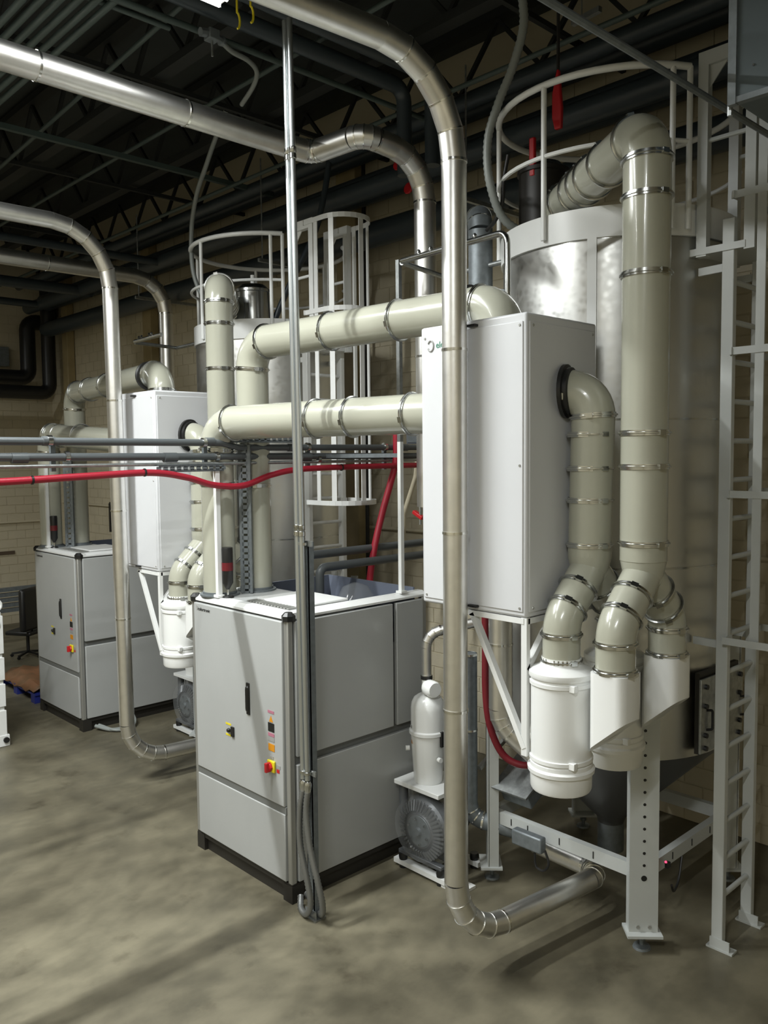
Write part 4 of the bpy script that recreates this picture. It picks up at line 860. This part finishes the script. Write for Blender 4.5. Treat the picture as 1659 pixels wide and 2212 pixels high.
# ================================================================== LEFT EDGE AND FAR ITEMS
t = thing('white_machine', 'white machine frame cut by the left edge, with a lifting eye', 'machine', (-.21, 4.61, 0))
obj('cabinet', B((-1.0, 4.63, .12), (-.23, 5.3, 1.42)), WHITE, t, bevel=0.01)
for z0, z1 in ((.10, .38), (.42, .66), (.70, .94), (.98, 1.38)): obj('front_panel', B((-.98, 4.61, z0), (-.22, 4.64, z1)), WHITE, t, bevel=0.006)
obj('base', B((-1.02, 4.60, 0), (-.20, 5.32, .12)), WHITE, t, bevel=0.006); obj('bumper', lathe(BM(), (-.24, 4.60, .07), (0, -1, 0), [(.03, 0), (.03, .02)], 12), BLACK, t)
obj('knob', lathe(BM(), (-.28, 4.61, 1.30), (0, -1, 0), [(.025, 0), (.025, .02)], 10), BLACK, t)
obj('lifting_eye', tube(BM(), [V(-.27+.055*math.cos(a), 4.66, 1.485+.055*math.sin(a)) for a in [2*PI*k/16 for k in range(17)]], .015, 8), WHITE, t)
# pallet with sheet
t = thing('pallet', 'blue plastic pallet on the floor at the left', 'pallet', (.55, 5.9, 0))
for y in (5.92, 6.5, 7.1): obj('runner', B((.56, y, 0), (1.7, y+.12, .05)), BLUEP, t, smooth=False)
for y in (5.92, 6.5, 7.1):
    for x in (.56, 1.08, 1.58): obj('block', B((x, y, .05), (x+.12, y+.12, .10)), BLUEP, t, smooth=False)
for k in range(5): obj('deck_board', B((.56+.24*k, 5.90, .10), (.74+.24*k, 7.25, .125)), BLUEP, t, smooth=False)
b = BM(); n = 10
vs = [[b.verts.new((.55+1.05*i/n, 5.92+1.3*j/n, .15+.05*math.sin(i*1.7+j)*math.cos(j*1.3)+ (.03 if 0 < i < n and 0 < j < n else -.01))) for j in range(n+1)] for i in range(n+1)]
for i in range(n):
    for j in range(n): b.faces.new((vs[i][j], vs[i+1][j], vs[i+1][j+1], vs[i][j+1]))
o = single('tarp', b, TARP, 'crumpled brown sheet lying on the blue pallet', 'sheet', loc=(.55, 5.9, .12)); sm = o.modifiers.new('thick', 'SOLIDIFY'); sm.thickness = .015
# chair
t = thing('office_chair', 'black office chair by the far wall, left of the left dryer', 'chair', (1.44, 8.3, 0))
rz = Matrix.Rotation(math.radians(35), 3, 'Z')
obj('backrest', B((1.20, 8.28, .44), (1.74, 8.38, 1.08), rot=rz), BLACK, t, bevel=0.04); obj('seat', B((1.22, 8.32, .36), (1.7, 8.75, .42), rot=rz), BLACK, t, bevel=0.02)
obj('gas_column', tube(BM(), [(1.46, 8.52, .06), (1.46, 8.52, .36)], .025, 10), BLACK, t); obj('back_bar', bar(BM(), (1.46, 8.36, .40), (1.46, 8.32, .6), .05, .02), BLACK, t, smooth=False)
for k in range(5):
    a = 2*PI*k/5; e = V(1.46+.24*math.cos(a), 8.52+.24*math.sin(a), .05)
    obj('leg', bar(BM(), (1.46, 8.52, .08), e, .03), BLACK, t, smooth=False); obj('castor', lathe(BM(), e-V(0, .012, .025), (0, 1, 0), [(.025, 0), (.025, .024)], 10), BLACK, t)
t = thing('steel_rack', 'low rack of dark grey steel bars against the far wall', 'rack', (.8, 9.6, 0))
for k in range(5): obj('steel_bar', B((-.2, 9.6, .52+.085*k), (2.3, 9.68, .58+.085*k)), GALVD, t, smooth=False)
for x in (-.1, 1.0, 2.2): obj('leg', B((x, 9.68, 0), (x+.06, 9.74, .98)), GALVD, t, smooth=False)
# small slotted bracket on left dryer side
t = thing('wall_bracket', 'small dark slotted bracket above the left dryer roof', 'bracket', (1.45, 5.2, 1.97))
obj('upright', bar(BM(), (1.35, 5.35, 2.1), (1.35, 5.35, 2.45), .035), BLACKM, t, smooth=False); obj('arm', bar(BM(), (1.35, 5.35, 2.45), (1.35, 4.6, 2.45), .035), BLACKM, t, smooth=False); obj('plug', lathe(BM(), (1.45, 5.2, 1.972), (0, 0, 1), [(.04, 0), (.04, .07)], 10), BLACKM, t)

# small overhead fittings
t = thing('junction_cluster', 'small cluster of fittings where the curled cable meets the conduit, top left', 'fitting', (-.03, .66, 5.8))
obj('fitting_box', B((-.10, .60, 5.80), (-.02, .68, 5.87)), GALVD, t, bevel=0.006)
obj('threaded_rod', tube(BM(), [(-.06, .64, 5.70), (-.06, .64, 5.80)], .008, 8), GALV, t)
obj('side_fitting', lathe(BM(), (-.02, .66, 5.85), (1, .4, 0), [(.025, 0), (.025, .06), (.035, .065), (.035, .08)], 8), GALVD, t)
obj('side_fitting', lathe(BM(), (-.10, .64, 5.84), (-1, 0, -.2), [(.03, 0), (.03, .05)], 8), GALVD, t)
for k, (x, y) in enumerate(((-.14, .22), (-.12, .10))):
    single('cable_clip', tube(BM(), [V(x+.0, y, 5.75) + V(.05*math.sin(a)*.4, 0, .05*math.cos(a)) for a in [PI*q/6 for q in range(7)]][::-1] + [V(x, y, ZC)], .007, 6), YEL, ['yellow curved clip hanging by the lit lamp end, left one', 'yellow curved clip hanging by the lit lamp end, right one'][k], 'clip', loc=(x, y, 5.75))
vp = [o for o in C.objects if o.get('label') == 'thin dark pipe hung furthest from the back wall'][0]
for y, z in ((1.239, 5.665), (1.104, 5.422)):
    w_ = obj('valve_wheel', lathe(BM(), (2.3, y, z), (-1, 0, .2), [(.02, 0), (.05, .004), (.055, .015), (.05, .026), (.02, .03)], 12), REDP, vp, label='red valve wheel')
    obj('valve_stem', tube(BM(), [(2.3, y, z), (2.3, y, 5.93)], .014, 8), DARKP, vp)
t = thing('switch_box', 'grey-blue switch box on the rack beside the near heater box', 'box', (1.5, .27, 3.1))
obj('case', B((1.46, .20, 3.09), (1.54, .34, 3.23)), TRAY, t, bevel=0.006); obj('cover', B((1.452, .215, 3.10), (1.462, .325, 3.22)), GALVD, t, bevel=0.003)
t = thing('red_shutoff', 'red shut-off handle just left of the near heater box', 'valve', (1.5, .245, 2.5))
obj('handle', bar(BM(), (1.5, .20, 2.50), (1.5, .30, 2.55), .04, .03), REDP, t, bevel=0.005); obj('stem', tube(BM(), [(1.5, .23, 2.45), (1.5, .23, 3.09)], .010, 8), GALV, t)
single('slanted_conduit', tube(BM(), path([(2.2, .93, 3.0), (2.2, .96, 2.80), (2.2, 1.12, 2.45), (2.2, 1.14, 1.9)], .1, 4), .022, 10), BLOCK, 'beige slanted conduit beside the dropping red hose', 'conduit')
flex([(1.2, -.88, 4.95), (1.2, -.845, 4.80), (1.2, -.83, 4.65), (1.2, -.77, 4.55), (1.25, -.66, 4.52)], .013, BLACK, 'black cable tail curling off the near hopper railing', 'cable_tail', 'cable', ribs=False)
single('loose_strut', tube(bar(BM(), (1.724, -1.02, 5.9), (1.697, -1.25, 5.9), .035), [(1.71, -1.1, 5.9), (1.71, -1.1, ZC)], .005, 6), GALV, 'short bright strut end above the near hopper railing', 'strut', loc=(1.7, -1.1, 5.9))
t = thing('discharge_gate', 'dull steel slide gate box under the near hopper cone', 'gate', (1.45, -.95, .5))
R_ = Matrix.Rotation(math.radians(-28), 3, 'Y')
obj('gate_box', B((1.22, -1.02, .66), (1.62, -.78, .80), rot=R_), GALVD, t, bevel=0.01); obj('gate_flange', B((1.18, -1.05, .80), (1.66, -.75, .815), rot=R_, piv=(1.42, -.9, .73)), GALV, t, smooth=False)
obj('gate_bar', bar(BM(), (1.2, -.62, .78), (1.62, -.62, .98), .03), ALU, t, smooth=False)
